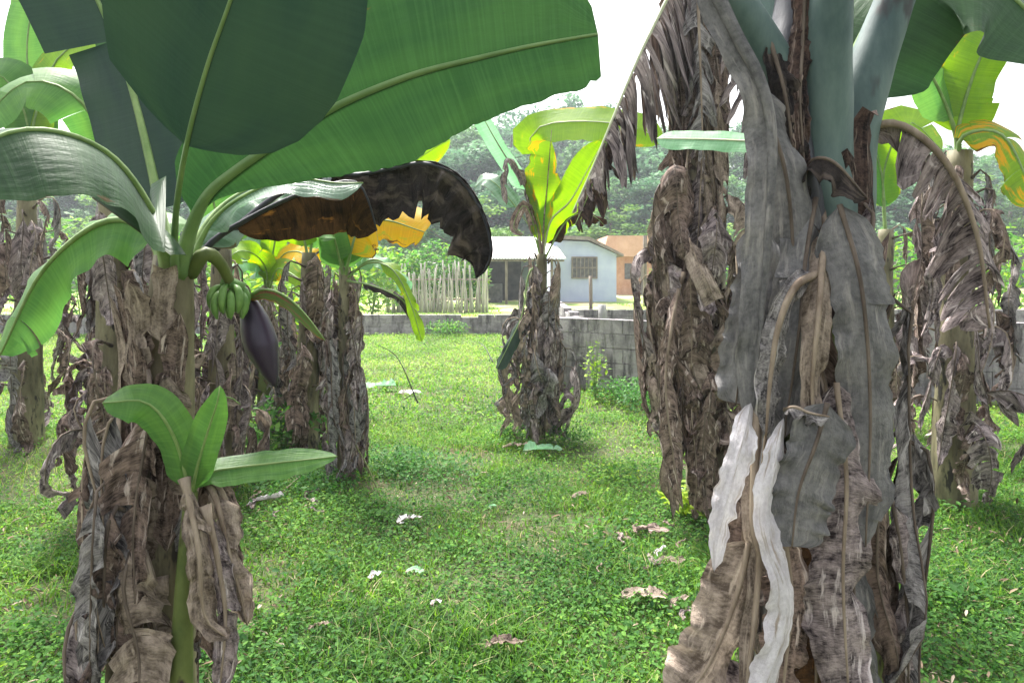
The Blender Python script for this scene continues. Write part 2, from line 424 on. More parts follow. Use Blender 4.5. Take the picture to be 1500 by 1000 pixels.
def weeds(x, y, zoff, size, tone, ar=.55, tilt=.6):
    """small oval leaves of creeping weeds, folded along the middle (2 quads)"""
    n = len(x); z = gzn(x, y) + zoff
    az = rng.random(n) * 2 * PI; el = rng.normal(.15, tilt * .6, n)
    D = np.stack([np.cos(az) * np.cos(el), np.sin(az) * np.cos(el), np.sin(el)], 1)
    S = np.stack([-np.sin(az), np.cos(az), rng.normal(0, .25, n)], 1)
    C = np.stack([x, y, z], 1); sz = size[:, None]
    Nn = np.cross(D, S)
    pts = [C, C + D * sz * .35 + S * sz * ar * .5 + Nn * sz * .1, C + D * sz * .75 + S * sz * ar * .38 + Nn * sz * .08, C + D * sz,
           C + D * sz * .75 - S * sz * ar * .38 + Nn * sz * .08, C + D * sz * .35 - S * sz * ar * .5 + Nn * sz * .1]
    Vv = np.stack(pts, 1); UV = np.zeros((n, 6, 2)); UV[:, :, 0] = tone[:, None]
    q = np.array([[0, 1, 2, 3], [0, 3, 4, 5]])
    F = (np.arange(n)[:, None, None] * 6 + q[None]).reshape(-1, 4)
    return Vv.reshape(-1, 3), F, UV.reshape(-1, 2)
def joinsoup(parts):
    vs, fs, us, b = [], [], [], 0
    for v, f, u in parts: vs.append(v); fs.append(f + b); us.append(u); b += len(v)
    return np.concatenate(vs), np.concatenate(fs), np.concatenate(us)

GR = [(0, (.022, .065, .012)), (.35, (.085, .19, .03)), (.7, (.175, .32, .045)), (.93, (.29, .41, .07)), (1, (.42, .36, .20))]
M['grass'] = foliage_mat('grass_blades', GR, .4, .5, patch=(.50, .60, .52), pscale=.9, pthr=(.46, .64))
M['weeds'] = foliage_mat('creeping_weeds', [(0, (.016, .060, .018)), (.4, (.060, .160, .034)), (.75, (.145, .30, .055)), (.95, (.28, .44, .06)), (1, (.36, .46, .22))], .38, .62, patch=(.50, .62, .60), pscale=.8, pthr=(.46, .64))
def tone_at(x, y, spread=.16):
    t = .12 + .30 * vnoise2(x, y, .55, 1) + .24 * vnoise2(x, y, 2.3, 2) + .06 + .30 * np.clip((y - 3.5) / 4, 0, 1.2)  # tone falls towards the viewer: the bananas' shade painted into the plants
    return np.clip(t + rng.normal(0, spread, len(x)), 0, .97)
def build_grass():
    P = []
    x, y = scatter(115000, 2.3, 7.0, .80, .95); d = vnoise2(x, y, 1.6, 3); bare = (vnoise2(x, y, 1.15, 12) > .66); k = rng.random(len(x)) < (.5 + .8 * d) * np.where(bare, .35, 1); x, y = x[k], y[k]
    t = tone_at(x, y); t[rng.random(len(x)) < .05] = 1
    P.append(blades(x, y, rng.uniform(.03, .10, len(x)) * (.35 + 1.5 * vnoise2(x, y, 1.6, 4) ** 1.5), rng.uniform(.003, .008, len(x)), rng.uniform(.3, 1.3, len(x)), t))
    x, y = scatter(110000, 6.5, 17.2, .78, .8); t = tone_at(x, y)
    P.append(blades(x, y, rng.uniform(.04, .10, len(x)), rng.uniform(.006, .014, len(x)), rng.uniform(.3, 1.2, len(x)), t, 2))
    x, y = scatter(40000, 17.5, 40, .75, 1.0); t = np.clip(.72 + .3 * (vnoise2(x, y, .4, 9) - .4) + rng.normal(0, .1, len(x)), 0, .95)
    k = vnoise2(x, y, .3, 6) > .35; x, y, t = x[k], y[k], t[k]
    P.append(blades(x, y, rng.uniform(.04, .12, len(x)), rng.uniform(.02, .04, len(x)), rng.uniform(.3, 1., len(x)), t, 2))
    v, f, u = joinsoup(P)
    tag(soup('grass', v, f, u, M['grass']), 'short bright green grass covering the clearing', 'grass', kind='stuff')
    P = []
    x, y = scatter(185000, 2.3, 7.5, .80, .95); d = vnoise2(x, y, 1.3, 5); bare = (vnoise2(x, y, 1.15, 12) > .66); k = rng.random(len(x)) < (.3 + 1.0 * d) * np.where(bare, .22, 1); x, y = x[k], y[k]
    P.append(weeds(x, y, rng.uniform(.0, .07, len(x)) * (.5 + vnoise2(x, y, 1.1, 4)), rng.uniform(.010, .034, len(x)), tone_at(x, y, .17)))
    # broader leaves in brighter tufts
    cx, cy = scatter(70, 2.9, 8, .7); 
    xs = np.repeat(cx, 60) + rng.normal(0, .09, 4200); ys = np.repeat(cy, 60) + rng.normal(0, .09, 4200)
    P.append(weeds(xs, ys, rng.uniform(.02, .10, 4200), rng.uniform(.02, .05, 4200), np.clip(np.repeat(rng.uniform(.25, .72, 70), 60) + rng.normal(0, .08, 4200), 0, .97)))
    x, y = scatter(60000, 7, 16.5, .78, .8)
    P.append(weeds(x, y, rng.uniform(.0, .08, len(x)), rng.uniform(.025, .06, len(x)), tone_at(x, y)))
    v, f, u = joinsoup(P)
    tag(soup('ground_cover', v, f, u, M['weeds']), 'creeping leafy weeds growing among the grass', 'ground cover', kind='stuff')
    # dry scraps of banana leaf between the weeds
    x, y = scatter(9000, 2.5, 8, .75); k = (vnoise2(x, y, 1.15, 12) > .62) | (rng.random(len(x)) < .06) | (np.abs(x) > y * .3) & (rng.random(len(x)) < .5); x, y = x[k], y[k]
    M['litter'] = foliage_mat('leaf_scraps', [(0, (.10, .07, .045)), (.5, (.30, .22, .15)), (1, (.52, .46, .38))], .1, .8, trv=1)
    v, f, u = weeds(x, y, rng.uniform(.02, .06, len(x)), rng.uniform(.01, .07, len(x)) * rng.random(len(x)) + .008, rng.random(len(x)) * .8, .22, .5)
    tag(soup('leaf_litter', v, f, u, M['litter']), 'scattered brown scraps of dry leaf among the grass', 'litter', kind='stuff')
build_grass()

# ------------------------------------------------------------------ near left banana plant
C = 2.0
A = thing('banana_plant', at(262, 1180, 2.05), 'near banana plant at the left edge with huge dark leaves, fruit and purple flower bud', 'banana plant')
fa = stemfun(at(212, 1180, 2.05), at(246, 395, 2.05))
pseudostem(A, at(212, 1180, 2.05), at(255, 375, 2.05), .115, .055, M['stem'])
def rawleaf(name, px, **kw): return [at(*p) for p in px]
# the huge leaf seen from below
leaf('leaf', [at(*p) for p in ((262, 400, 2.03), (280, 335, 1.95), (305, 285, 1.88), (345, 250, 1.84), (400, 212, 1.80), (450, 180, 1.77), (500, 152, 1.74), (560, 126, 1.71), (620, 105, 1.68), (700, 85, 1.65), (780, 67, 1.63), (876, 50, 1.6))],
     [(0, .004), (.07, .022), (.16, .058), (.25, .105), (.34, .150), (.44, .190), (.54, .200), (.68, .165), (.78, .142), (.89, .125), (.955, .12), (.97, .10), (.985, .112), (1, .085)],
     [(0, .004), (.03, .07), (.08, .125), (.2, .18), (.32, .20), (.42, .192), (.52, .20), (.7, .22), (.85, .21), (.93, .18), (.96, .12), (1, .05)], (0.05, -1, -.25), M['big'], A, rib=M['rib_light_green'], ribr=.017, s0=.145, ang=(.08, .05), wave=.008, wfreq=2.2, n=110, K=10,
     base_round=.01, tip_round=.015, rag=.035, skew=.10, seed=3.3, limp=.01)
# the dark leaf in the corner, nearer
leaf('leaf', [at(*p) for p in ((255, 400, 2.0), (258, 310, 1.8), (274, 210, 1.55), (303, 100, 1.42), (338, 0, 1.32), (372, -110, 1.25), (400, -230, 1.2))],
     [(0, .01), (.02, .06), (.05, .125), (.10, .19), (.17, .235), (.27, .262), (.4, .27), (.6, .26), (.85, .2), (1, .02)], [(0, .01), (.03, .10), (.1, .2), (.3, .25), (.6, .25), (.85, .2), (1, .02)],
     (.1, -1, -.2), M['dark'], A, rib=M['rib_light_green'], ribr=.008, s0=.465, ang=(.02, .02), wave=.008, wfreq=1.8, n=110, K=9, base_round=.01, tip_round=.02, skew=.26, seed=9.1)
# other leaves of the crown
leaf('leaf', [at(*p) for p in ((275, 395, 2.05), (310, 325, 2.08), (365, 283, 2.1), (430, 262, 2.12), (490, 268, 2.13), (532, 268, 2.13))],
     .075, .05, (.0, -.55, .9), M['glossy'], A, ribr=.008, s0=.2, ang=(.2, .5), wave=.02, wfreq=3.1, n=40, limp=.05, seed=5.5)
leaf('leaf', [at(*p) for p in ((270, 390, 2.1), (300, 330, 2.2), (340, 290, 2.3), (400, 265, 2.4), (450, 280, 2.45))],
     .12, .12, (.0, -.5, .9), M['glossy'], A, ribr=.009, s0=.15, ang=(.2, .4), wave=.03, wfreq=3.1, n=40, limp=.08, seed=15.5)
leaf('leaf', [at(*p) for p in ((250, 400, 2.0), (215, 300, 1.85), (150, 220, 1.7), (40, 190, 1.55), (-90, 240, 1.45))],
     .20, .20, (0, -.7, .8), M['big'], A, ribr=.016, s0=.15, ang=(.2, .3), wave=.02, n=44, K=8, limp=.04, seed=2.2)
leaf('leaf', [at(*p) for p in ((250, 400, 2.1), (225, 260, 2.2), (180, 90, 2.3), (110, -60, 2.3), (20, -160, 2.2))],
     .22, .22, (.3, -1, -.2), M['dark'], A, ribr=.016, s0=.15, ang=(.1, .2), wave=.02, n=44, K=8, tears=2, seed=2.9)
leaf('leaf', [at(*p) for p in ((250, 400, 2.1), (205, 330, 2.2), (140, 330, 2.25), (60, 400, 2.3), (0, 520, 2.3))],
     .16, .16, (0, -.8, .6), M['mid'], A, ribr=.014, s0=.15, ang=(.3, .5), wave=.03, n=44, K=7, tears=3, limp=.08, seed=6.2)
# brown drying leaf and the black arched one
leaf('dead_leaf', [at(*p) for p in ((280, 395, 2.1), (310, 355, 2.14), (352, 327, 2.17), (420, 292, 2.2), (480, 271, 2.2), (520, 266, 2.2), (538, 290, 2.2), (552, 338, 2.2))],
     .155, 0, (0, -1, .1), M['d_rust'], A, rib=M['stem_dark'], ribr=.010, s0=.24, ang=(.35, 1.0), limp=.16, crumple=.06, wave=.01, wfreq=2, n=44, K=9, base_round=.5, tip_round=.3, rag=.08, seed=4.2)
leaf('dead_leaf', [at(*p) for p in ((300, 375, 2.2), (400, 290, 2.27), (470, 258, 2.28), (525, 256, 2.28), (575, 247, 2.25), (622, 239, 2.22), (668, 258, 2.2), (702, 303, 2.18), (719, 360, 2.17), (712, 392, 2.17), (697, 408, 2.17))],
     .16, .012, (0, -1, .0), M['d_black'], A, rib=M['stem_dark'], ribr=.011, s0=.37, ang=(.15, .2), limp=.10, crumple=.10, wave=.012, wfreq=3, n=72, K=10, base_round=.12, tip_round=.30, rag=.30, seed=8.4, skew=-.12, fine=.03)
sheaths(A, fa, .35, 1.45, .112, 9, M['d_tan']); sheaths(A, fa, .5, 1.5, .105, 6, M['d_brown'])
# fruit stalk, bunch and flower bud
tube('fruit_stalk', [at(278, 400, 2.05), at(300, 372, 2.02), at(322, 385, 2.08), at(338, 415, 2.14), at(355, 440, 2.2), at(368, 450, 2.22)], [.026, .022, .018, .015, .013], M['stem_green'], A, n=20, seg=8)
hub = at(337, 414, 2.14)
bunch = tube('banana_bunch', [hub + V((-.02, 0, .01)), hub + V((.04, 0, -.02))], .02, M['banana'], A, n=3, seg=8)
for i in range(11):
    a = -2.6 + i * .5; row = i % 2; o = V((math.cos(a), math.sin(a) * .8 - .25, 0)); st = hub + o * .018 + V((0, 0, -.006 - row * .018))
    ban = tube('banana', [st, st + o * .028 + V((0, 0, -.016)), st + o * .036 + V((0, 0, -.05)), st + o * .026 + V((0, 0, -.088))], [.004, .0115, .0135, .0115, .003], M['banana'], None, n=10, seg=6)
    ban.parent = bunch; ban.data.transform(Matrix.Translation(-V(A.location)))
bt = at(366, 440, 2.22); bb = at(404, 568, 2.2)
bud = tube('flower_bud', [bt, bt.lerp(bb, .4) + V((-.006, 0, 0)), bb], lambda s: .052 * (math.sin(PI * min(1, (s + .06) * .98)) ** .6 if s < .55 else (math.sin(PI * min(1, .55 + .06)) ** .6) * (1 - (s - .55) / .45) ** .72) + .001, M['bud'], A, n=26, seg=16)
for k_, (ox, oz) in enumerate(((-.022, .0), (.02, -.012), (0, -.03))):
    o_ = V((ox, -.043, oz)); br = leaf('bract', [bt + V((ox * .3, -.02, 0)), bt.lerp(bb, .28) + o_, bt.lerp(bb, .6) + o_ * .82, bt.lerp(bb, .93) + o_ * .28], .032, .030, (ox * 8, -1, .1), M['bud'], None, ribr=0, ang=(.55, .6), limp=0, wave=.004, n=22, K=6, base_round=.3, tip_round=.5, seed=70 + k_)
    br.parent = bud; br.data.transform(Matrix.Translation(-V(A.location)))
b1 = leaf('bract', [at(*p) for p in ((362, 436, 2.2), (385, 424, 2.19), (415, 432, 2.17), (445, 458, 2.16), (476, 498, 2.15))], .035, .045, (0, -.6, .8), M['bract'], A, ribr=.004, ang=(.5, .9), limp=.12, wave=.008, n=26, K=6, base_round=.2, tip_round=.5, seed=1.2)
# dry skirt low on its stem
skirt(A, fa, .12, 18, 1.3, .6, (.4, .8), [M['d_mauve'], M['d_brown'], M['d_gray'], M['d_tan']], spread=.06, azc=-.6, azw=2.2, w=(.04, .09))
for px in (((300, 700, 1.95), (318, 735, 1.9), (333, 800, 1.88), (352, 870, 1.88), (362, 915, 1.88)), ((300, 740, 1.85), (315, 800, 1.84), (330, 900, 1.84), (322, 1010, 1.84)),
           ((290, 690, 1.95), (325, 720, 1.93), (340, 780, 1.92), (345, 860, 1.92)), ((270, 700, 1.85), (290, 800, 1.8), (300, 900, 1.8), (335, 935, 1.8))):
    leaf('dead_leaf', [at(*p) for p in px], .05, .055, (.3, -1, .1), random.choice([M['d_mauve'], M['d_tan'], M['d_brown']]), A, rib=M['petiole_dry'], ribr=.008, s0=.05, ang=(.3, .6), limp=.12, crumple=.12, rag=.3, n=30, tears=2, jit=.4, fine=.02)

# young sucker low at the left edge
S = thing('banana_sucker', at(268, 1000, 1.9), 'young banana sucker at the left edge with one low green leaf pointing right', 'banana sucker')
tube('pseudostem', [at(262, 1240, 1.9), at(268, 900, 1.9), at(280, 720, 1.9)], [.04, .03, .018], M['stem_green'], S, n=14, seg=10)
leaf('leaf', [at(*p) for p in ((280, 725, 1.9), (302, 694, 1.92), (350, 684, 1.95), (420, 676, 1.98), (494, 668, 2.0))], .055, .055, (0, -.62, .8), M['mid'], S, ribr=.004, s0=.05, ang=(.15, .15), wave=.006, n=34, K=6, base_round=.2, tip_round=.5, seed=3)
leaf('leaf', [at(*p) for p in ((280, 725, 1.9), (290, 680, 1.86), (305, 630, 1.84), (318, 590, 1.82), (322, 565, 1.82))], .045, .05, (.3, -1, .1), M['mid'], S, ribr=.004, s0=.05, ang=(.3, .3), wave=.01, n=30, K=6, base_round=.2, tip_round=.5, seed=13)
leaf('leaf', [at(*p) for p in ((280, 725, 1.9), (255, 640, 1.84), (215, 590, 1.8), (150, 590, 1.75))], .06, .06, (0, -.8, .6), M['mid'], S, ribr=.005, s0=.05, ang=(.3, .3), wave=.01, n=30, K=6, seed=23)
leaf('dead_leaf', [at(*p) for p in ((283, 720, 1.9), (300, 600, 1.95), (330, 580, 1.98), (352, 592, 2.0))], .03, .04, (0, -.8, .6), M['d_tan'], S, ribr=.004, s0=.3, ang=(.6, .9), limp=.2, crumple=.2, n=24, seed=33)

# ------------------------------------------------------------------ left middle clump
def clump_plant(px, d, ztop, label, sk, lean=0, r=.085, leaves=(), matset=None, lens=(.5, .95), spread=.10, name='banana_plant', stem='stem', w=(.05, .11)):
    base = at(px, HOR + CAM_Z * FPX / d, d); base.z = gz(base.x, base.y)
    P = thing(name, base, label, 'banana plant', 'banana plants of the grove')
    top = V((base.x + lean, base.y, ztop)); sf = stemfun(base, top)
    pseudostem(P, base, top, r, r * .6, M[stem])
    mats = matset or [M['d_mauve'], M['d_gray'], M['d_brown'], M['d_brown'], M['d_mauve']]
    skirt(P, sf, r * .8, sk, ztop, ztop * .42, lens, mats, spread=spread, w=w)
    skirt(P, sf, r * 1.0, 14, ztop * .55, .3, (.3, .6), mats, spread=spread * 1.25, w=(.04, .11), crum=.5)
    for pts, wl, wr, nrm, mat, kw in leaves:
        leaf(kw.pop('nm', 'leaf'), [top - V((0, 0, .1))] + [at(*p) for p in pts], wl, wr, nrm, M[mat], P, **kw)
    return P
A['group'] = 'banana plants of the grove'
up = (0, -.8, .6)
clump_plant(508, 5.2, 1.62, 'thin banana plant with ragged dead leaves, standing left of the open grass', 30, -.02, .065, [
    (((495, 350, 5.15), (470, 318, 5.1), (440, 300, 5.1)), .16, .16, (0, -.9, -.3), 'mid', dict(s0=.15, ribr=.012, seed=1)),
    (((515, 365, 5.1), (527, 335, 5.1), (562, 322, 5.05), (622, 340, 5.0)), .21, .27, (0, -.9, .4), 'yellow', dict(s0=.25, ribr=.012, tears=2, gap=0, jit=.06, rag=.12, limp=.08, seed=2)),
    (((500, 345, 5.2), (512, 300, 5.3), (535, 270, 5.3)), .17, .17, (.2, -1, -.1), 'mid', dict(s0=.1, ribr=.012, seed=3)),
    (((540, 385, 5.1), (575, 395, 5.0), (600, 440, 4.95), (618, 500, 4.9)), .07, .09, (.3, -.8, .6), 'lime', dict(s0=.35, ribr=.008, tears=4, gap=.3, limp=.15, seed=4)),
    (((545, 380, 5.2), (580, 400, 5.2), (600, 430, 5.2)), .09, .09, (.3, -.6, .7), 'pale', dict(s0=.2, ribr=.008, tears=3, gap=.3, seed=5)),
    (((490, 350, 5.0), (478, 335, 4.9), (440, 330, 4.8), (400, 345, 4.7)), .10, .10, up, 'mid', dict(s0=.2, ribr=.01, seed=6)),
    (((520, 330, 5.6), (560, 270, 5.9), (640, 215, 6.1), (660, 205, 6.1)), .13, .13, (0, -.9, -.3), 'lime', dict(s0=.3, ribr=.01, seed=7)),
    (((550, 420, 5.0), (590, 440, 5.0), (606, 470, 5.0)), .05, .06, up, 'd_black', dict(nm='dead_leaf', s0=.3, ribr=.008, tears=3, limp=.2, crumple=.2, seed=8)),
], w=(.035, .09), spread=.07)
clump_plant(448, 6.0, 1.75, 'banana plant with a tan torn skirt, behind the thin one on the left', 26, .03, .10, [
    (((440, 330, 5.9), (420, 300, 5.8), (380, 300, 5.7)), .16, .16, up, 'lime', dict(s0=.2, ribr=.012, seed=11)),
    (((460, 340, 6.0), (480, 310, 6.0), (470, 280, 6.0)), .16, .16, (0, -1, 0), 'mid', dict(s0=.2, ribr=.012, seed=12)),
], spread=.14, matset=[M['d_tan'], M['d_mauve'], M['d_brown'], M['d_gray']])
clump_plant(392, 6.6, 1.45, 'short banana plant between the purple flower bud and the tan skirted plant', 16, 0, .09, [
    (((385, 380, 6.5), (350, 350, 6.4), (320, 360, 6.3)), .15, .15, up, 'glossy', dict(s0=.2, ribr=.012, tears=3, gap=.2, seed=21)),
    (((400, 370, 6.5), (405, 330, 6.5), (395, 290, 6.5)), .15, .15, (0, -1, 0), 'lime', dict(s0=.2, ribr=.012, tears=2, seed=22)),
    (((410, 380, 6.4), (430, 368, 6.3), (450, 375, 6.2), (462, 395, 6.2)), .14, .14, up, 'yellow', dict(s0=.2, ribr=.012, tears=4, gap=.4, seed=23)),
    (((390, 395, 6.4), (372, 372, 6.2), (348, 368, 6.0), (330, 385, 5.9)), .13, .13, (0, -1, .3), 'lime', dict(s0=.2, ribr=.01, tears=4, gap=.3, seed=25)),
    (((395, 385, 6.6), (375, 360, 6.8), (345, 345, 7.0)), .16, .16, (0, -1, .1), 'pale', dict(s0=.2, ribr=.01, tears=2, gap=.3, seed=26)),
    (((405, 395, 6.3), (425, 400, 6.1), (450, 420, 6.0), (462, 450, 6.0)), .10, .12, (0, -1, .3), 'lime', dict(s0=.2, ribr=.01, tears=4, gap=.3, seed=27)),
    (((380, 390, 6.4), (350, 385, 6.2), (335, 410, 6.1), (325, 450, 6.1)), .12, .14, up, 'pale', dict(s0=.2, ribr=.012, tears=4, gap=.3, limp=.1, seed=24)),
], stem='stem_green')
clump_plant(325, 5.0, 1.75, 'banana plant with a thick dead skirt behind the hanging green bananas', 30, 0, .11, [
    (((320, 330, 5.0), (300, 260, 5.0), (260, 230, 4.9)), .18, .18, up, 'mid', dict(s0=.2, ribr=.012, seed=31)),
    (((330, 340, 5.1), (350, 300, 5.2), (390, 290, 5.3)), .16, .16, up, 'mid', dict(s0=.2, ribr=.012, tears=2, seed=32)),
], spread=.16, matset=[M['d_mauve'], M['d_tan'], M['d_mauve'], M['d_brown']])
clump_plant(165, 4.3, 2.1, 'banana plant with hanging brown leaves, half hidden left of the near plant', 30, 0, .12, [
    (((160, 240, 4.3), (120, 150, 4.2), (40, 120, 4.1), (-40, 190, 4.0)), .22, .22, up, 'mid', dict(s0=.2, ribr=.015, tears=3, limp=.05, seed=41)),
    (((175, 240, 4.4), (190, 130, 4.5), (180, 0, 4.6)), .22, .22, (0, -1, 0), 'big', dict(s0=.2, ribr=.015, seed=42)),
    (((190, 250, 4.3), (260, 170, 4.2), (330, 190, 4.0)), .2, .2, up, 'mid', dict(s0=.2, ribr=.015, tears=3, limp=.05, seed=43)),
], spread=.18)
clump_plant(40, 6.2, 2.3, 'tall leafy banana plant at the far left of the grove', 24, 0, .12, [
    (((40, 180, 6.2), (0, 110, 6.1), (-60, 120, 6.0)), .25, .25, up, 'mid', dict(s0=.2, ribr=.015, tears=3, seed=51)),
    (((50, 180, 6.2), (90, 80, 6.2), (170, 60, 6.1), (220, 120, 6.0)), .25, .25, up, 'lime', dict(s0=.2, ribr=.015, tears=3, seed=52)),
    (((45, 160, 6.3), (40, 60, 6.4), (60, -60, 6.5)), .25, .25, (0, -1, 0), 'mid', dict(s0=.2, ribr=.015, seed=53)),
], spread=.2)

# ------------------------------------------------------------------ middle banana plant
E = clump_plant(786, 6.45, 1.75, 'lone banana plant in the middle of the clearing with a grey shredded skirt', 34, .05, .075, [
    (((795, 320, 6.45), (784, 255, 6.5), (776, 205, 6.5), (795, 184, 6.4), (840, 178, 6.25), (895, 180, 6.1), (935, 188, 6.0), (972, 208, 5.95)), .21, .19, (0, -.9, .45), 'lime', dict(s0=.40, ribr=.010, rib=M['petiole_pale'], seed=61, base_round=.12, wave=.02, rag=.08)),
    (((797, 320, 6.38), (800, 290, 6.33), (803, 255, 6.28), (806, 215, 6.25), (808, 190, 6.25)), [(0, .02), (.2, .09), (.5, .12), (.75, .11), (1, .02)], [(0, .02), (.2, .12), (.5, .25), (.8, .26), (1, .2)], (.1, -1, .1), 'limeyellow2', dict(s0=.2, s1=.92, ribr=.010, rib=M['d_brown'], tears=2, gap=.2, seed=62, rag=.15, tip_round=.04)),
    (((806, 325, 6.4), (835, 295, 6.3), (860, 250, 6.2), (885, 205, 6.15)), .19, .17, (.2, -1, .2), 'lime', dict(s0=.15, ribr=.012, rib=M['petiole_pale'], seed=63, tip_round=.3)),
    (((785, 310, 6.4), (762, 262, 6.35), (738, 225, 6.3), (712, 180, 6.25), (700, 150, 6.2)), .06, .10, (-.2, -.9, .4), 'pale', dict(s0=.45, ribr=.013, rib=M['petiole_dry'], seed=64)),
    (((785, 320, 6.4), (770, 270, 6.3), (748, 232, 6.25), (738, 260, 6.2), (742, 300, 6.2)), .07, .07, (0, -1, .2), 'd_mauve', dict(nm='dead_leaf', s0=.3, ribr=.010, rib=M['petiole_dry'], limp=.25, crumple=.25, tears=3, shrink=.3, seed=65)),
    (((782, 330, 6.4), (768, 300, 6.3), (752, 330, 6.25), (765, 345, 6.2)), .05, .06, (0, -1, .2), 'd_brown', dict(nm='dead_leaf', s0=.3, ribr=.008, limp=.25, crumple=.25, seed=66)),
    (((825, 330, 6.35), (850, 312, 6.3), (872, 318, 6.2), (885, 330, 6.2)), .09, .11, (0, -.8, .5), 'd_rust', dict(nm='dead_leaf', s0=.25, ribr=.010, limp=.3, crumple=.3, tears=5, shrink=.4, seed=67)),
    (((775, 400, 6.4), (765, 460, 6.3), (745, 505, 6.2), (728, 540, 6.15)), .08, .09, (-.3, -1, .3), 'dark', dict(nm='leaf', s0=.55, ribr=.008, limp=.2, crumple=.2, seed=68)),
    (((780, 340, 6.5), (745, 290, 6.6), (715, 262, 6.7), (695, 275, 6.8)), .10, .10, (0, -.8, .6), 'glossy', dict(nm='leaf', s0=.5, ribr=.008, seed=69)),
], lens=(.45, .85), spread=.09, matset=[M['d_gray'], M['d_mauve'], M['d_gray'], M['d_tan'], M['d_tan']], w=(.045, .11))
E['label'] = 'lone banana plant in the middle of the clearing with a grey shredded skirt'
sfE = stemfun(V(E.location), V(E.location) + V((.05, 0, 1.75)))
skirt(E, sfE, .12, 34, 1.2, .4, (.3, .7), [M['d_gray'], M['d_mauve'], M['d_tan'], M['d_gray']], spread=.17, w=(.04, .10), crum=.42)

# ------------------------------------------------------------------ right tall plant wrapped in dead leaves
fb = at(1042, HOR + CAM_Z * FPX / 4.4, 4.4)
F = thing('banana_plant', fb, 'tall banana plant wrapped in long brown dead leaves, right of the clearing', 'banana plant', 'banana plants of the grove')
ft = at(1015, -120, 4.4)
sfF = stemfun(fb, ft)
pseudostem(F, fb, ft, .13, .10, M['stem_mottle'])
mF = [M['d_brown'], M['d_brown'], M['d_mauve'], M['d_brown'], M['d_tan']]
skirt(F, sfF, .11, 34, 3.7, 1.9, (.6, 1.4), mF, spread=.10, azc=-2.2, azw=1.2, w=(.05, .12), zmin=.2, crum=.32)
skirt(F, lambda z: sfF(z) + V((-.09, -.04, 0)), .14, 26, 2.2, .8, (.5, 1.1), mF, spread=.15, azc=-2.0, azw=1.5, w=(.06, .13), zmin=.12, crum=.33)
skirt(F, lambda z: sfF(z) + V((-.07, -.05, 0)), .17, 34, 1.95, .45, (.25, .6), mF, spread=.16, azc=-2.1, azw=1.6, w=(.05, .13), zmin=.08, crum=.45)
leaf('dead_leaf', [at(*p) for p in ((1030, -140, 4.35), (1008, -60, 4.2), (975, 3, 4.1), (935, 85, 4.0), (897, 175, 3.95), (868, 245, 3.92), (838, 312, 3.9))],
     .0, [(0, .75), (.4, .62), (.7, .45), (1, .28)], (.1, -1, .1), M['d_mauve'], F, rib=M['petiole_pale'], ribr=.016, s0=.18, ang=(0, .75), limp=.34, crumple=.20, wave=.01, wfreq=5, n=130, K=11, tears=34, gap=.55, shrink=.28, jit=.5, rag=.35, base_round=.2, tip_round=.55, seed=71, skew=.05)
leaf('dead_leaf', [at(*p) for p in ((985, -10, 4.2), (942, 78, 4.1), (904, 170, 4.03), (872, 245, 4.0), (846, 305, 3.98))],
     .0, [(0, .62), (.5, .5), (1, .3)], (.25, -1, .1), M['d_brown'], F, ribr=.004, rib=M['rib_dark'], ang=(0, 1.1), limp=.38, crumple=.26, n=110, K=10, tears=26, gap=.4, shrink=.3, jit=.5, rag=.35, seed=171)
leaf('dead_leaf', [at(*p) for p in ((905, 160, 4.02), (880, 235, 4.0), (862, 285, 3.98), (842, 330, 3.95))],
     .03, .20, (.1, -1, .1), M['d_rust2'], F, ribr=.006, ang=(.3, .5), limp=.25, crumple=.35, n=60, K=8, tears=14, gap=.5, shrink=.4, jit=.6, seed=72)
leaf('dead_leaf', [at(*p) for p in ((1030, -140, 4.3), (1055, -40, 4.2), (1082, 60, 4.1), (1100, 160, 4.0), (1106, 260, 3.9))],
     .26, .26, (.0, -1, .1), M['d_mauve'], F, rib=M['petiole_dry'], ribr=.016, s0=.2, ang=(.9, .9), limp=.3, crumple=.18, n=70, K=9, tears=20, gap=.5, shrink=.4, jit=.45, rag=.3, seed=73)
leaf('dead_leaf', [at(*p) for p in ((1020, -140, 4.25), (1022, -20, 4.15), (1026, 100, 4.1), (1030, 230, 4.1))],
     .24, .24, (.0, -1, .1), M['d_gray'], F, rib=M['petiole_dry'], ribr=.014, s0=.1, ang=(.9, .8), limp=.25, crumple=.2, n=60, K=9, tears=16, gap=.5, shrink=.4, jit=.45, rag=.3, seed=74)
leaf('leaf', [at(*p) for p in ((1022, -60, 4.5), (985, -120, 4.6), (930, -140, 4.7), (880, -90, 4.8))], .22, .22, up, M['mid'], F, ribr=.015, s0=.1, ang=(.2, .2), n=40, seed=75)
leaf('leaf', [at(*p) for p in ((1022, -60, 4.5), (1090, -140, 4.6), (1180, -140, 4.6), (1270, -40, 4.5))], .24, .24, up, M['mid'], F, ribr=.015, s0=.1, ang=(.2, .2), n=40, seed=76, tears=2)
leaf('dead_leaf', [at(*p) for p in ((1000, 400, 4.15), (985, 470, 4.0), (975, 560, 3.95), (985, 660, 3.95), (1000, 745, 3.95))], .07, .10, (-.2, -1, .1), M['d_brown'], F, rib=M['petiole_dry'], ribr=.01, ang=(.4, .7), limp=.15, crumple=.25, n=40, tears=4, jit=.5, rag=.3, seed=77)
leaf('dead_leaf', [at(*p) for p in ((1008, 350, 4.15), (1030, 400, 3.95), (1048, 440, 3.92))], .08, .06, (-.2, -1, .1), M['d_tan'], F, rib=M['petiole_dry'], ribr=.006, ang=(.3, .3), limp=.1, crumple=.06, n=20, tip_round=.05, seed=78)

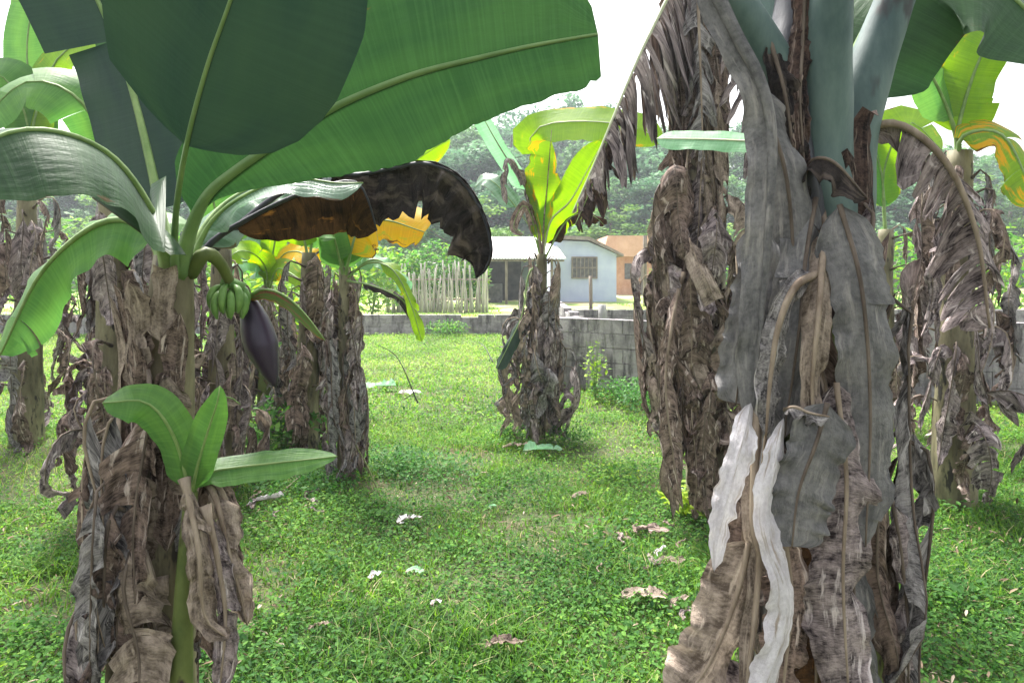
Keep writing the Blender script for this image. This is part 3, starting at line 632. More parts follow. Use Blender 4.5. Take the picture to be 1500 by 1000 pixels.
# ------------------------------------------------------------------ near right banana plant
G = thing('banana_plant', at(1200, 1290, 1.8), 'near banana plant at the right edge with slate grey draped leaves and pale papery strips', 'banana plant', 'banana plants of the grove')
gb, gt = at(1215, 1300, 1.8), at(1195, 190, 1.8)
sfG = stemfun(gb, gt)
pseudostem(G, gb, gt, .15, .11, M['stem_green'], wob=.1)
for pts, r in ((((1195, 330, 1.74), (1165, 190, 1.72), (1110, 60, 1.66), (1030, -60, 1.6), (930, -200, 1.5)), [.075, .07, .052, .042, .035]),
               (((1190, 320, 1.80), (1178, 170, 1.80), (1140, 20, 1.82), (1090, -150, 1.85)), [.08, .07, .055, .04]),
               (((1205, 330, 1.72), (1208, 180, 1.68), (1215, 40, 1.62), (1235, -150, 1.55)), [.08, .065, .05, .04]),
               (((1230, 330, 1.78), (1250, 180, 1.78), (1300, 30, 1.78), (1370, -150, 1.75)), [.08, .065, .05, .04])):
    tube('leaf_stalk', [at(*p) for p in pts], r, M['wax'], G, n=24, seg=14, wob=.06)
tube('leaf_stalk', [at(1175, 345, 1.66), at(1160, 230, 1.66), at(1150, 130, 1.68), at(1165, -20, 1.74), at(1175, -160, 1.78)], [.05, .055, .05, .04, .03], M['stem_dark'], G, n=20, seg=12, wob=.25)  # dark piece added to darken the junction between the waxy stalks
def gl(px, wl, wr, mat, **kw):
    k = dict(rib=M['rib_dark'] if mat in ('slate', 'd_black', 'd_rust2') else M['petiole_dry'], ribr=.0045, ang=(.3, .3), limp=.02, crumple=.04, n=50, K=7, base_round=.12, tip_round=.25)
    nm = kw.pop('nm', 'dead_leaf'); nrm = kw.pop('nrm', (0, -1, .05)); k.update(kw); k.setdefault('flare', .2)
    return leaf(nm, [at(*p) for p in px], wl, wr, nrm, M[mat], G, **k)
gl(((1128, 60, 1.62), (1148, 130, 1.60), (1160, 210, 1.60), (1168, 330, 1.60)), .035, .04, 'd_black', ang=(.3, .3), seed=201, rag=.25, crumple=.12, fine=.01)  # dark dried sheath, added to darken the same junction
gl(((1180, -30, 1.62), (1176, 60, 1.62), (1172, 150, 1.60), (1180, 260, 1.60)), .03, .025, 'd_rust2', ang=(.3, .3), seed=202, rag=.25, crumple=.12, fine=.01)
# long slate drape curving down from the crown
gl(((1035, -40, 1.58), (1075, 45, 1.56), (1112, 115, 1.54), (1130, 190, 1.53), (1128, 300, 1.52), (1118, 430, 1.52), (1108, 560, 1.52), (1104, 640, 1.52)), .052, .03, 'slate', ang=(.25, .9), seed=81, rag=.05, n=70, base_round=.05, ribr=.016, rib=M['slate'])
gl(((1100, 120, 1.60), (1128, 180, 1.58), (1152, 260, 1.57), (1162, 380, 1.57), (1158, 520, 1.57), (1150, 640, 1.57)), .055, .06, 'slate', ang=(.5, .3), seed=82, rag=.08, n=60, crumple=.06)
gl(((1120, 330, 1.56), (1104, 430, 1.55), (1088, 520, 1.54), (1078, 590, 1.54)), .05, .045, 'slate', ang=(.2, .3), seed=83, rag=.15, tip_round=.08, crumple=.08)
gl(((1195, 290, 1.60), (1180, 380, 1.55), (1172, 470, 1.53), (1160, 560, 1.53), (1150, 620, 1.53)), .07, .06, 'slate', ang=(.4, .6), seed=84, crumple=.12, tears=2, jit=.3)
gl(((1200, 400, 1.55), (1165, 420, 1.50), (1140, 480, 1.49), (1128, 560, 1.49), (1122, 640, 1.49)), .03, .035, 'd_gray', ang=(.5, .6), seed=85, crumple=.12, ribr=.009)
gl(((1196, 270, 1.74), (1206, 335, 1.60), (1200, 450, 1.49), (1190, 560, 1.48), (1196, 660, 1.48)), .035, .05, 'd_tan', ang=(.8, .6), seed=86, crumple=.1, ribr=.010)
gl(((1150, 600, 1.52), (1165, 596, 1.48), (1185, 604, 1.47), (1215, 610, 1.46)), .025, .03, 'd_gray', ang=(.5, .6), nrm=(0, -.6, .8), seed=87, crumple=.15, ribr=.004)
# dark blue-black leaf behind, crossing the stem
gl(((1180, 250, 1.62), (1195, 232, 1.58), (1225, 240, 1.55), (1270, 290, 1.52)), .05, .05, 'd_black', ang=(.6, .8), nrm=(0, -.6, .8), limp=.1, seed=88, n=30)
# main drooping stalk and its pale torn strips
gl(((1120, 440, 1.66), (1110, 560, 1.55), (1106, 660, 1.50), (1104, 775, 1.48), (1112, 800, 1.48), (1108, 880, 1.47), (1096, 990, 1.46), (1090, 1080, 1.46)), .028, .026, 'd_tan', ang=(.7, .9), seed=89, ribr=.013, base_round=.02, tip_round=.05)
gl(((1100, 590, 1.52), (1084, 660, 1.47), (1068, 720, 1.45), (1054, 780, 1.44), (1046, 836, 1.44)), [(0, .03), (.3, .028), (.6, .034), (1, .018)], [(0, .02), (.3, .036), (.6, .03), (1, .02)], 'd_pale', ang=(.55, .15), seed=90, rag=.38, ribr=0, wave=.014, crumple=.03, tip_round=.3, fine=.003, base_round=.2)
gl(((1148, 612, 1.49), (1136, 680, 1.46), (1122, 745, 1.45), (1128, 800, 1.44), (1150, 860, 1.43), (1146, 930, 1.43), (1118, 1010, 1.42), (1100, 1080, 1.42)), [(0, .02), (.2, .034), (.4, .022), (.6, .042), (.8, .034), (1, .03)], [(0, .02), (.2, .03), (.4, .04), (.6, .032), (.8, .04), (1, .03)], 'd_pale', ang=(.15, .6), seed=91, rag=.34, ribr=0, wave=.014, crumple=.03, n=70, fine=.003)
gl(((1098, 790, 1.5), (1085, 850, 1.49), (1062, 920, 1.48), (1030, 985, 1.47), (985, 1040, 1.46)), .075, .055, 'd_tan', ang=(.3, .3), seed=92, crumple=.07, ribr=.006, n=50, rag=.12)
gl(((1092, 640, 1.54), (1090, 760, 1.54), (1082, 850, 1.53), (1075, 930, 1.53)), .04, .03, 'd_brown', ang=(.5, .5), seed=93, crumple=.18, rag=.3)
gl(((1212, 590, 1.47), (1195, 650, 1.46), (1170, 720, 1.46), (1160, 800, 1.46)), .06, .09, 'slate', ang=(.25, .25), seed=94, rag=.18, crumple=.05, ribr=.004, tip_round=.08)
gl(((1150, 790, 1.5), (1160, 880, 1.51), (1150, 980, 1.51), (1140, 1080, 1.51)), .06, .06, 'd_brown', ang=(.5, .5), seed=95, crumple=.1, rag=.2)
gl(((1190, 770, 1.53), (1195, 880, 1.53), (1195, 1080, 1.53)), .06, .06, 'd_rust', ang=(.5, .5), seed=96, crumple=.1, rag=.2)
gl(((1225, 560, 1.5), (1240, 700, 1.48), (1235, 850, 1.48), (1245, 1050, 1.48)), .08, .09, 'd_mauve', ang=(.5, .5), seed=97, crumple=.12, rag=.2)
gl(((1230, 300, 1.55), (1262, 420, 1.5), (1275, 600, 1.5), (1268, 800, 1.5)), .08, .09, 'slate', ang=(.5, .5), seed=98, crumple=.10, rag=.2, tears=2)
gl(((1060, 960, 1.5), (1050, 1010, 1.49), (1030, 1080, 1.48)), .09, .09, 'd_mauve', ang=(.3, .3), seed=99, crumple=.08)
skirt(G, sfG, .13, 22, 1.75, .8, (.5, .9), [M['d_gray'], M['d_brown'], M['d_mauve'], M['slate']], spread=.06, azc=-PI / 2, azw=1.6, w=(.04, .09))
sheaths(G, sfG, .6, 1.8, .14, 10, M['d_rust2'])
# the pale green leaf passing behind the drape
gl(((1235, 235, 2.2), (1180, 214, 2.35), (1100, 207, 2.5), (1030, 204, 2.6), (962, 203, 2.7)), .052, .050, 'pale', nm='leaf', nrm=(0, -1, .5), ang=(.1, .1), ribr=.006, rib=M['petiole_pale'], s0=.1, crumple=.0, wave=.006, tip_round=.12, seed=101)
gl(((1225, 200, 1.85), (1260, 60, 1.9), (1340, -30, 1.9), (1460, -20, 1.85), (1560, 80, 1.8)), .22, .22, 'big', nm='leaf', nrm=(0, -.7, .7), ribr=.016, rib=M['petiole'], s0=.12, ang=(.2, .2), crumple=0, limp=.03, wave=.015, seed=102, n=50)
gl(((1220, 230, 1.8), (1300, 180, 1.75), (1380, 230, 1.7), (1430, 340, 1.7), (1450, 480, 1.7)), .17, .17, 'd_mauve', ribr=.012, s0=.15, ang=(.9, .9), limp=.2, crumple=.15, tears=14, gap=.4, shrink=.3, jit=.4, seed=103, n=56)

clump_plant(1395, 4.6, 2.4, 'banana plant with green crown and brown skirt behind the right edge plant', 32, .05, .12, [
    (((1395, 180, 4.6), (1350, 90, 4.5), (1290, 70, 4.4), (1240, 130, 4.3)), .22, .22, up, 'mid', dict(s0=.2, ribr=.015, tears=3, seed=111)),
    (((1405, 180, 4.6), (1450, 60, 4.5), (1520, 40, 4.4)), .22, .22, up, 'lime', dict(s0=.2, ribr=.015, tears=3, seed=112)),
    (((1400, 160, 4.7), (1395, 40, 4.8), (1380, -90, 4.9)), .24, .24, (0, -1, 0), 'mid', dict(s0=.2, ribr=.015, seed=113)),
    (((1410, 200, 4.5), (1470, 200, 4.4), (1520, 300, 4.3)), .18, .18, up, 'limeyellow', dict(s0=.2, ribr=.015, tears=5, limp=.1, seed=114)),
], spread=.17)
clump_plant(1290, 6.8, 2.0, 'banana plant farther back by the wall on the right', 22, .05, .11, [
    (((1290, 250, 6.8), (1260, 190, 6.7), (1210, 200, 6.6)), .24, .24, up, 'mid', dict(s0=.2, ribr=.015, tears=3, seed=121)),
    (((1295, 250, 6.8), (1330, 180, 6.7), (1380, 220, 6.6)), .24, .24, up, 'lime', dict(s0=.2, ribr=.015, tears=3, seed=122)),
], spread=.16)

# ------------------------------------------------------------------ fallen leaves
def fallen(px, py, L, w, mat, label, rot=0., curl=.4):
    d = CAM_Z * FPX / (py - HOR); c = at(px, py, d); c.z = gz(c.x, c.y) + .055
    t = thing('fallen_leaf', c, label, 'fallen leaf', 'dry leaves lying on the grass')
    dr = V((math.cos(rot), math.sin(rot), 0)); pr = V((-dr.y, dr.x, 0))
    leaf('blade', [c - dr * L / 2, c - dr * L / 6 + V((0, 0, .03 * curl)) + pr * .02, c + dr * L / 5 + V((0, 0, .045 * curl)), c + dr * L / 2 + V((0, 0, .02))], w, w * .9, (0, -.1, 1), mat, t,
         rib=M['petiole_dry'], ribr=.003, ang=(-.5, -.3), crumple=.17, wave=.01, rag=.4, n=18, K=5, tears=2, jit=.4)
FL = [(600, 776, .15, .045, 'd_pale', 'crumpled white leaf on the grass in front of the left clump', .5), (551, 861, .06, .02, 'd_pale', 'tiny whitish leaf scrap left of the small pale green one', .9),
      (608, 856, .10, .025, 'pale', 'small pale green leaf lying on the near grass', -.2), (722, 757, .05, .02, 'pale', 'tiny pale leaf in the middle of the bright grass', .2),
      (945, 898, .21, .05, 'd_tan', 'curled tan leaf on the near grass left of the draped leaves', -.1), (953, 795, .22, .05, 'd_brown', 'brown dead leaf on the grass at the foot of the tall wrapped plant', -.15),
      (968, 828, .13, .014, 'd_pale', 'narrow pale strip of stalk standing out of the grass', 1.0), (1010, 738, .22, .07, 'd_pale', 'cream leaf below the tall wrapped plant', .5),
      (985, 845, .14, .03, 'd_tan', 'tan scrap beside the narrow pale strip', .1), (795, 668, .34, .08, 'pale', 'pale bluish leaf lying in front of the lone plant', .0),
      (552, 572, .5, .12, 'pale', 'bluish green broad leaf on the grass right of the thin plant', .1), (600, 582, .3, .07, 'd_pale', 'whitish leaf on the grass beyond the thin plant', -.1),
      (760, 660, .3, .05, 'd_tan', 'tan leaf at the foot of the lone plant', .3), (390, 748, .25, .05, 'd_pale', 'pale bent leaf in the shade of the left clump', .6),
      (1000, 700, .2, .05, 'd_tan', 'tan leaf tucked behind the foot of the tall wrapped plant', .3), (640, 905, .05, .015, 'd_pale', 'tiny pale scrap low on the near grass', .3),
      (740, 965, .16, .03, 'd_brown', 'thin brown leaf at the bottom of the grass', .1), (880, 850, .1, .008, 'd_tan', 'thin tan stalk in the grass', 1.4),
      (850, 742, .12, .03, 'd_tan', 'small tan leaf in the grass right of the lone plant', .3), (470, 935, .1, .02, 'd_tan', 'small tan scrap low on the left grass', .3)]
for i in range(9):
    FL.append((U(870, 1010), U(760, 930), U(.04, .12), U(.008, .022), random.choice(['d_tan', 'd_brown', 'd_mauve']), 'small dry leaf scrap lying in the grass beside the right hand plants', U(0, 3)))
for i in range(9):
    FL.append((U(370, 470), U(700, 790), U(.06, .16), U(.008, .03), random.choice(['d_tan', 'd_brown', 'd_mauve']), 'small dry leaf scrap lying in the shade of the left clump', U(0, 3)))
for px, py, L, w, m, lab, r in FL: fallen(px, py, L, w, M[m], lab, r)

def stalk(px1, py1, d1, px2, py2, d2, sag, label, r=.005, mat='petiole_dry'):
    a, b = at(px1, py1, d1), at(px2, py2, d2); m = (a + b) / 2 + V((0, 0, sag))
    o = tube('bare_stalk', [a, m, b], [r, r * .7, r * .4], M[mat], n=14, seg=6); tag(o, label, 'stalk', 'bare stalks around the plants')
stalk(380, 760, 4.45, 440, 697, 5.0, .02, 'pale straight stalk leaning in the shade left of the thin plant', .008)
stalk(560, 735, 4.8, 520, 650, 5.1, .03, 'dark stalk sliding off the foot of the thin plant', .008, 'stem_green')
stalk(612, 590, 5.6, 555, 505, 5.5, .12, 'thin dark stalk arching over the grass right of the thin plant', .006, 'stem_dark')
stalk(722, 530, 7.6, 700, 500, 8.0, .04, 'thin dark stalk sticking out left of the lone plant', .007, 'stem_dark')

# ------------------------------------------------------------------ walls
def block_wall(name, pts, z1, label, thick=.14):
    t = NT(name + '_blocks'); c = t.coord(); 
    f = t.noise(c, 3, 6, .65); mp = t.n('ShaderNodeMapping'); mp.inputs['Scale'].default_value = (3, 3, .5); t.l(c, mp.inputs[0])
    st = t.noise(mp.outputs[0], 3.0, 5, .65)
    col = t.mix(t.mapr(f, .38, .62), (.20, .18, .19), (.42, .385, .39)); col = t.mix(t.mapr(st, .5, .64), col, (.10, .09, .095))
    col = t.mix(t.mapr(t.noise(c, 9, 4), .64, .72), col, (.40, .37, .36))
    t.l(col, t.b.inputs['Base Color']); t.b.inputs['Roughness'].default_value = .95; t.bump(t.math('ADD', f, t.noise(c, 40, 3)), .6, .02)
    vs, fs = [], []
    def box(c, dx, dy, dz, ang):
        b = len(vs); ca, sa = math.cos(ang), math.sin(ang)
        for sx, sy, sz in ((-1, -1, -1), (1, -1, -1), (1, 1, -1), (-1, 1, -1), (-1, -1, 1), (1, -1, 1), (1, 1, 1), (-1, 1, 1)):
            x, y = sx * dx, sy * dy; j = .004
            vs.append((c[0] + x * ca - y * sa + U(-j, j), c[1] + x * sa + y * ca + U(-j, j), c[2] + sz * dz + U(-j, j)))
        for q in ((0, 3, 2, 1), (4, 5, 6, 7), (0, 1, 5, 4), (1, 2, 6, 5), (2, 3, 7, 6), (3, 0, 4, 7)): fs.append(tuple(b + i for i in q))
    for i in range(len(pts) - 1):
        a, b = V((*pts[i], 0)), V((*pts[i + 1], 0)); L = (b - a).length; ang = math.atan2(b.y - a.y, b.x - a.x); za, zb = z1[i], z1[i + 1]
        m = (a + b) / 2
        # mortar core, then courses of blocks a little proud of it
        nc = 5; ch = max(za, zb) / nc; nb = max(1, int(L / .40)); bl = L / nb
        for r in range(nc):
            for k in range(nb):
                x = (k + .5 + (.5 if r % 2 else 0)) * bl
                if x > L: continue
                p = a.lerp(b, x / L); top = ch * (r + 1)
                lim = za + (zb - za) * x / L
                if r == nc - 1 and random.random() < .12: continue
                box((p.x, p.y, ch * (r + .5)), bl / 2 - .006, thick / 2 + U(-.003, .006), ch / 2 - .006, ang)
        box((m.x, m.y, max(za, zb) / 2 - .04 + .0), L / 2, thick / 2 - .012, max(za, zb) / 2 - .03, ang)
    o = link(name, meshd(name, vs, fs), t.m, smooth=False); return tag(o, label, 'wall')
w1 = block_wall('boundary_wall', [(-16, 16.8), (.8, 16.8)], [.50, .50], 'low grey block wall along the far side of the clearing')
block_wall('boundary_wall', [(.95, 16.9), (1.0, 10.0), (.62, 9.4), (1.9, 8.7), (7.5, 7.9)], [.93, .93, .93, .95, .98], 'taller stained grey block wall right of the lone banana plant')
block_wall('boundary_wall', [(1.3, 15.2), (12, 15.2)], [.72, .72], 'dark low wall beyond the stained block wall')

def wpost(px, ytop, d, w, mat, label, name='fence_post'):
    b = at(px, ytop, d); z1 = b.z
    o = tube(name, [V((b.x, b.y, -.1)), V((b.x + .01, b.y, z1 / 2)), V((b.x, b.y, z1))], w, mat, n=6, seg=4 if w > .04 else 6, wob=.1)
    return tag(o, label, 'post', 'posts beyond the walls')
M['conc'] = plain('concrete', (.30, .29, .28), (.46, .45, .43), 5, .9)
M['wood'] = plain('weathered_wood', (.13, .10, .08), (.34, .29, .24), 8, .9, .5, .02, (1, 1, .2))
wpost(882, 446, 12.6, .075, M['conc'], 'short square concrete post behind the stained wall')
wpost(865, 404, 17, .045, M['wood'], 'slim dark post in front of the barred window of the blue house')

# ------------------------------------------------------------------ weeds by the wall
LW = [(0, (.035, .11, .03)), (.5, (.10, .25, .05)), (1, (.34, .46, .06))]
M['bush'] = foliage_mat('weed_leaves', LW, .4)
def weed(px, py, d, h, r, n, tone, label, size=.05, name='leafy_weed', cat='weed', group='weeds in the clearing'):
    c = at(px, py, d); c.z = gz(c.x, c.y)
    th = thing(name, c, label, cat, group)
    P = rng.normal(0, 1, (n, 3)); P /= np.linalg.norm(P, axis=1)[:, None]; P *= (rng.random(n) ** .4)[:, None]
    x = P[:, 0] * r; y = P[:, 1] * r; z = (P[:, 2] * .5 + .5) * h
    az = rng.random(n) * 2 * PI; el = rng.normal(.1, .5, n); D = np.stack([np.cos(az) * np.cos(el), np.sin(az) * np.cos(el), np.sin(el)], 1)
    S_ = np.stack([-np.sin(az), np.cos(az), rng.normal(0, .3, n)], 1); C_ = np.stack([x, y, z], 1); sz = (size * rng.uniform(.5, 1.3, n))[:, None]
    Vv = np.stack([C_, C_ + D * sz * .5 + S_ * sz * .28, C_ + D * sz, C_ + D * sz * .5 - S_ * sz * .28], 1).reshape(-1, 3)
    UVv = np.repeat(np.stack([np.clip(tone + rng.normal(0, .15, n), 0, 1), np.zeros(n)], 1), 4, 0)
    soup('foliage', Vv, np.arange(n * 4).reshape(-1, 4), UVv, M['bush'], th)
    vs, fs, uv = [], [], []
    for i in range(6):
        a = U(0, 6.28); rr = r * U(.3, .8)
        tube_data([V((0, 0, -.02)), V((math.cos(a) * rr * .4, math.sin(a) * rr * .4, h * .5)), V((math.cos(a) * rr, math.sin(a) * rr, h * U(.7, 1)))], [size * .09, size * .04], n=5, seg=4, vs=vs, fs=fs, uv=uv)
    o = bpy.data.objects.new('stem', meshd('stem', vs, fs, uv)); COL.objects.link(o); o.data.materials.append(M['petiole']); o.parent = th
    return th
weed(872, 578, 8.4, .75, .16, 130, .75, 'yellow green weed growing up the stained wall', .07)
weed(915, 590, 8.2, .30, .45, 900, .25, 'dark green weeds heaped at the foot of the stained wall', .05)
weed(955, 600, 7.6, .35, .40, 800, .2, 'dark weeds at the wall just left of the tall wrapped plant', .05)
weed(655, 493, 16.3, .40, .55, 700, .5, 'green tuft against the low far wall', .07)
weed(835, 640, 6.3, .22, .22, 500, .3, 'dark tuft at the right foot of the lone plant', .035)
weed(745, 640, 6.4, .20, .22, 500, .4, 'dark green tuft at the left foot of the lone plant', .035)
weed(570, 690, 5.4, .18, .35, 900, .15, 'dark low weeds right of the thin plant', .035)
weed(640, 700, 5.3, .14, .40, 900, .2, 'dull green weed patch in the grass past the thin plant', .035)
weed(900, 700, 5.2, .12, .3, 400, .6, 'bright weeds left of the foot of the tall wrapped plant', .04)
weed(1010, 745, 4.4, .22, .18, 200, .95, 'yellow green broad weed at the foot of the tall wrapped plant', .07)
weed(468, 610, 7.6, 1.5, .35, 900, .65, 'tall yellow green leafy growth behind the thin banana plant', .11)
weed(425, 600, 8.0, 1.7, .40, 900, .75, 'tall lime leafy growth seen between the trunks of the left clump', .12)
weed(352, 610, 7.4, 1.7, .40, 900, .6, 'tall bright leafy growth behind the purple flower bud', .12)
weed(415, 640, 6.0, .5, .35, 700, .35, 'grassy weeds between the left clump stems', .07)
weed(350, 640, 5.6, .45, .35, 600, .5, 'tangled green weeds under the hanging fruit', .07)
weed(450, 720, 4.9, .15, .4, 900, .2, 'dark weeds in front of the left clump', .035)

# ------------------------------------------------------------------ houses beyond
def boxes(name, lst, mat, parent, smooth=False):
    vs, fs = [], []
    for (x0, x1, y0, y1, z0, z1) in lst:
        b = len(vs)
        for z in (z0, z1):
            for x, y in ((x0, y0), (x1, y0), (x1, y1), (x0, y1)): vs.append(V((x, y, z)))
        for q in ((0, 3, 2, 1), (4, 5, 6, 7), (0, 1, 5, 4), (1, 2, 6, 5), (2, 3, 7, 6), (3, 0, 4, 7)): fs.append(tuple(b + i for i in q))
    return link(name, meshd(name, vs, fs), mat, parent, smooth=smooth)
def prism(name, prof, y0, y1, mat, parent):
    n = len(prof); vs = [V((x, y0, z)) for x, z in prof] + [V((x, y1, z)) for x, z in prof]
    fs = [tuple(range(n))[::-1], tuple(range(n, 2 * n))] + [(i, (i + 1) % n, n + (i + 1) % n, n + i) for i in range(n)]
    return link(name, meshd(name, vs, [f[::-1] for f in fs]), mat, parent, smooth=False)
M['bluewall'] = plain('pale_blue_render', (.46, .51, .74), (.55, .60, .80), 1.5, .9, .2)
M['whiteroof'] = plain('white_sheet_roof', (.78, .78, .78), (.88, .87, .86), 1.5, .5, .2)
M['rooftrim'] = plain('weathered_roof_edge', (.18, .14, .12), (.30, .26, .23), 3, .9)
M['shed_shade'] = plain('painted_shed_shade', (.03, .03, .03), (.07, .065, .06), 3, .95)  # shade under the shed roof, painted as a near-black wall colour
M['terra'] = plain('terracotta', (.55, .30, .20), (.68, .42, .30), 1.2, .85, .3)
M['brickw'] = plain('orange_brick', (.48, .24, .15), (.62, .36, .24), 2.5, .9, .3)
M['glass'] = plain('window_grille_glass', (.07, .065, .07), (.16, .15, .16), 6, .4)
M['white'] = plain('white_render', (.66, .66, .64), (.78, .78, .76), 1.5, .9, .1)
def X(px, d): return (px - 750) * d / FPX
def Z(py, d): return CAM_Z - (py - HOR) * d / FPX
d = 34.0
H = thing('house', V((X(858, d), d, 0)), 'pale blue house with a barred window beyond the walls', 'house')
prism('wall', [(X(812, d), 0), (X(903, d), 0), (X(903, d), Z(372, d)), (X(862, d), Z(354, d)), (X(812, d), Z(352, d))], d, d + 7, M['bluewall'], H)
prism('roof', [(X(806, d), Z(350, d)), (X(862, d), Z(352, d)), (X(912, d), Z(376, d)), (X(912, d), Z(372.5, d)), (X(862, d), Z(347, d)), (X(806, d), Z(345, d))], d - .35, d + 7.4, M['rooftrim'], H)
wx0, wx1, wz0, wz1 = X(839, d), X(873, d), Z(406, d), Z(378, d)
wf = boxes('window', [(wx0, wx1, d - .03, d + .04, wz0, wz1)], M['glass'], H)
fr = [(wx0 - .05, wx1 + .05, d - .09, d - .033, wz1, wz1 + .07), (wx0 - .05, wx1 + .05, d - .09, d - .033, wz0 - .07, wz0), (wx0 - .07, wx0, d - .085, d - .035, wz0 - .06, wz1 + .06), (wx1, wx1 + .07, d - .085, d - .035, wz0 - .06, wz1 + .06)]
for k in range(1, 6): x = wx0 + (wx1 - wx0) * k / 6; fr.append((x - .02, x + .02, d - .075, d - .04, wz0 + .002, wz1 - .002))
fr.append((wx0 + .002, wx1 - .002, d - .08, d - .045, (wz0 + wz1) / 2 - .03, (wz0 + wz1) / 2 + .03))
f_ = boxes('window_frame', fr, M['rooftrim'], None); f_.parent = wf; f_.data.transform(Matrix.Translation(-V(H.location)))
d = 32.0
SH = thing('open_shed', V((X(765, d), d, 0)), 'open shed with a bright white sheet roof beside the blue house', 'shed')
ys = [(X(700, d), Z(379, d)), (X(826, d), Z(379, d))]
vs = []; n = 60
for j, (yy, zz) in enumerate(((d - .6, Z(379, d)), (d + 4.2, Z(341, d)))):
    for i in range(n + 1): vs.append(V((X(700, d) + (X(828 if j == 0 else 815, d) - X(700, d)) * i / n, yy, zz + .03 * math.sin(i * PI))))
for i in range(n + 1): vs[i].z += .035 * (i % 2); vs[n + 1 + i].z += .035 * (i % 2)
vs += [v - V((0, 0, .03)) for v in vs]; q = n + 1
fs = [(i, i + 1, q + i + 1, q + i) for i in range(n)] + [(2 * q + i, 3 * q + i, 3 * q + i + 1, 2 * q + i + 1) for i in range(n)] + [(i, 2 * q + i, 2 * q + i + 1, i + 1) for i in range(n)]
link('roof', meshd('roof', vs, fs), M['whiteroof'], SH, smooth=False)
boxes('back_wall', [(X(700, d), X(765, d), d + 3.6, d + 3.75, 0, 2.35)], M['shed_shade'], SH)
boxes('side_wall', [(X(697, d), X(700, d) - .01, d, d + 3.6, 0, 2.0)], M['wood'], SH)
for px in (703, 740, 775, 806): boxes('post', [(X(px, d), X(px, d) + .12, d - .2, d - .08, 0, Z(381, d) - .02)], M['wood'], SH)
boxes('beam', [(X(701, d), X(826, d), d - .24, d - .10, Z(383, d) , Z(380.5, d))], M['wood'], SH)
boxes('shelf', [(X(710, d), X(735, d), d + 1.2, d + 1.8, 0, .9)], M['glass'], SH)

d = 30.0
WH = thing('white_outbuilding', V((X(615, d), d, 0)), 'small white outbuilding behind the stake fence', 'building')
boxes('wall', [(X(583, d), X(640, d), d, d + 3, 0, Z(392, d))], M['white'], WH)
prism('roof', [(X(580, d), Z(391.8, d)), (X(643, d), Z(391.8, d)), (X(643, d), Z(388, d)), (X(612, d), Z(381, d)), (X(580, d), Z(388, d))], d - .3, d + 3.3, M['conc'], WH)
boxes('door', [(X(600, d), X(612, d), d - .05, d - .002, .0, Z(402, d))], M['wood'], WH)
d = 44.0
BH = thing('brick_house', V((X(940, d), d, 0)), 'orange brick house with a terracotta roof at the right behind the blue house', 'house')
boxes('wall', [(X(893, d), X(1010, d), d, d + 8, 0, Z(376, d))], M['brickw'], BH)
prism('roof', [(X(880, d), Z(376, d) + .003), (X(1025, d), Z(376, d) + .003), (X(1000, d), Z(346, d)), (X(888, d), Z(346, d))], d - .8, d + 8.5, M['terra'], BH)
boxes('window', [(X(915, d), X(925, d), d - .06, d - .002, 1, 2.0)], M['glass'], BH)
boxes('window', [(X(955, d), X(967, d), d - .06, d - .002, 1, 2.0)], M['glass'], BH)
boxes('door', [(X(938, d), X(946, d), d - .06, d - .002, 0.01, 2.0)], M['wood'], BH)
for px, dd, lab in ((944, 30, 'thin tall utility pole in front of the orange house'), (651 + 560 - 265, 36, 'weathered pole just right of the thin one')):
    b = at(px, 345, dd); o = tube('utility_pole', [V((b.x, dd, -.1)), V((b.x, dd, 1.6)), V((b.x, dd, b.z))], .06, M['wood'], n=4, seg=8); tag(o, lab, 'pole', 'poles by the orange house')

FN = thing('stake_fence', V((X(645, 25.5), 25.5, 0)), 'fence of uneven weathered stakes left of the open shed', 'fence')
M['stake_a'] = plain('grey_stakes', (.26, .24, .22), (.60, .56, .52), 5, .9, .4, .02, (1, 1, .2))
for i in range(58):
    px = 566 + i * 2.6 + U(-.9, .9); dd = 25.5 + U(-.15, .15); x = X(px, dd); h = Z(394 + U(-15, 16), dd) + (.25 if px > 698 else 0)
    lx = U(-.22, .22)
    tube('stake', [V((x, dd, -.05)), V((x + lx * .4, dd + U(-.03, .03), h * .5)), V((x + lx, dd, h))], [k_ * U(.7, 1.4) for k_ in (.04, .034, .03, .018)], M['stake_a'], FN, n=6, seg=5, wob=.3)
for z in (.45, 1.2): boxes('rail', [(X(565, 25.5), X(718, 25.5), 25.68, 25.74, z, z + .07)], M['wood'], FN)

# ------------------------------------------------------------------ hill and trees
def hz(x, y):
    t = max(0, min(1, (y - 52) / 70)); return -1 + 15.5 * t * t * (3 - 2 * t) * (1 + .12 * math.sin(x * .05)) + 1.2 * noise.noise(V((x * .05, y * .05, 1)))
xs = np.linspace(-170, 170, 70); ys = np.linspace(50, 190, 36)
vs = [V((x, y, hz(x, y))) for y in ys for x in xs]; w = len(xs)
fs = [(j * w + i, j * w + i + 1, (j + 1) * w + i + 1, (j + 1) * w + i) for j in range(len(ys) - 1) for i in range(w - 1)]
M['hill'] = plain('hill_scrub', (.06, .13, .05), (.14, .22, .08), .6, .95, .6, .3)
struct(link('hill', meshd('hill', vs, fs), M['hill']))

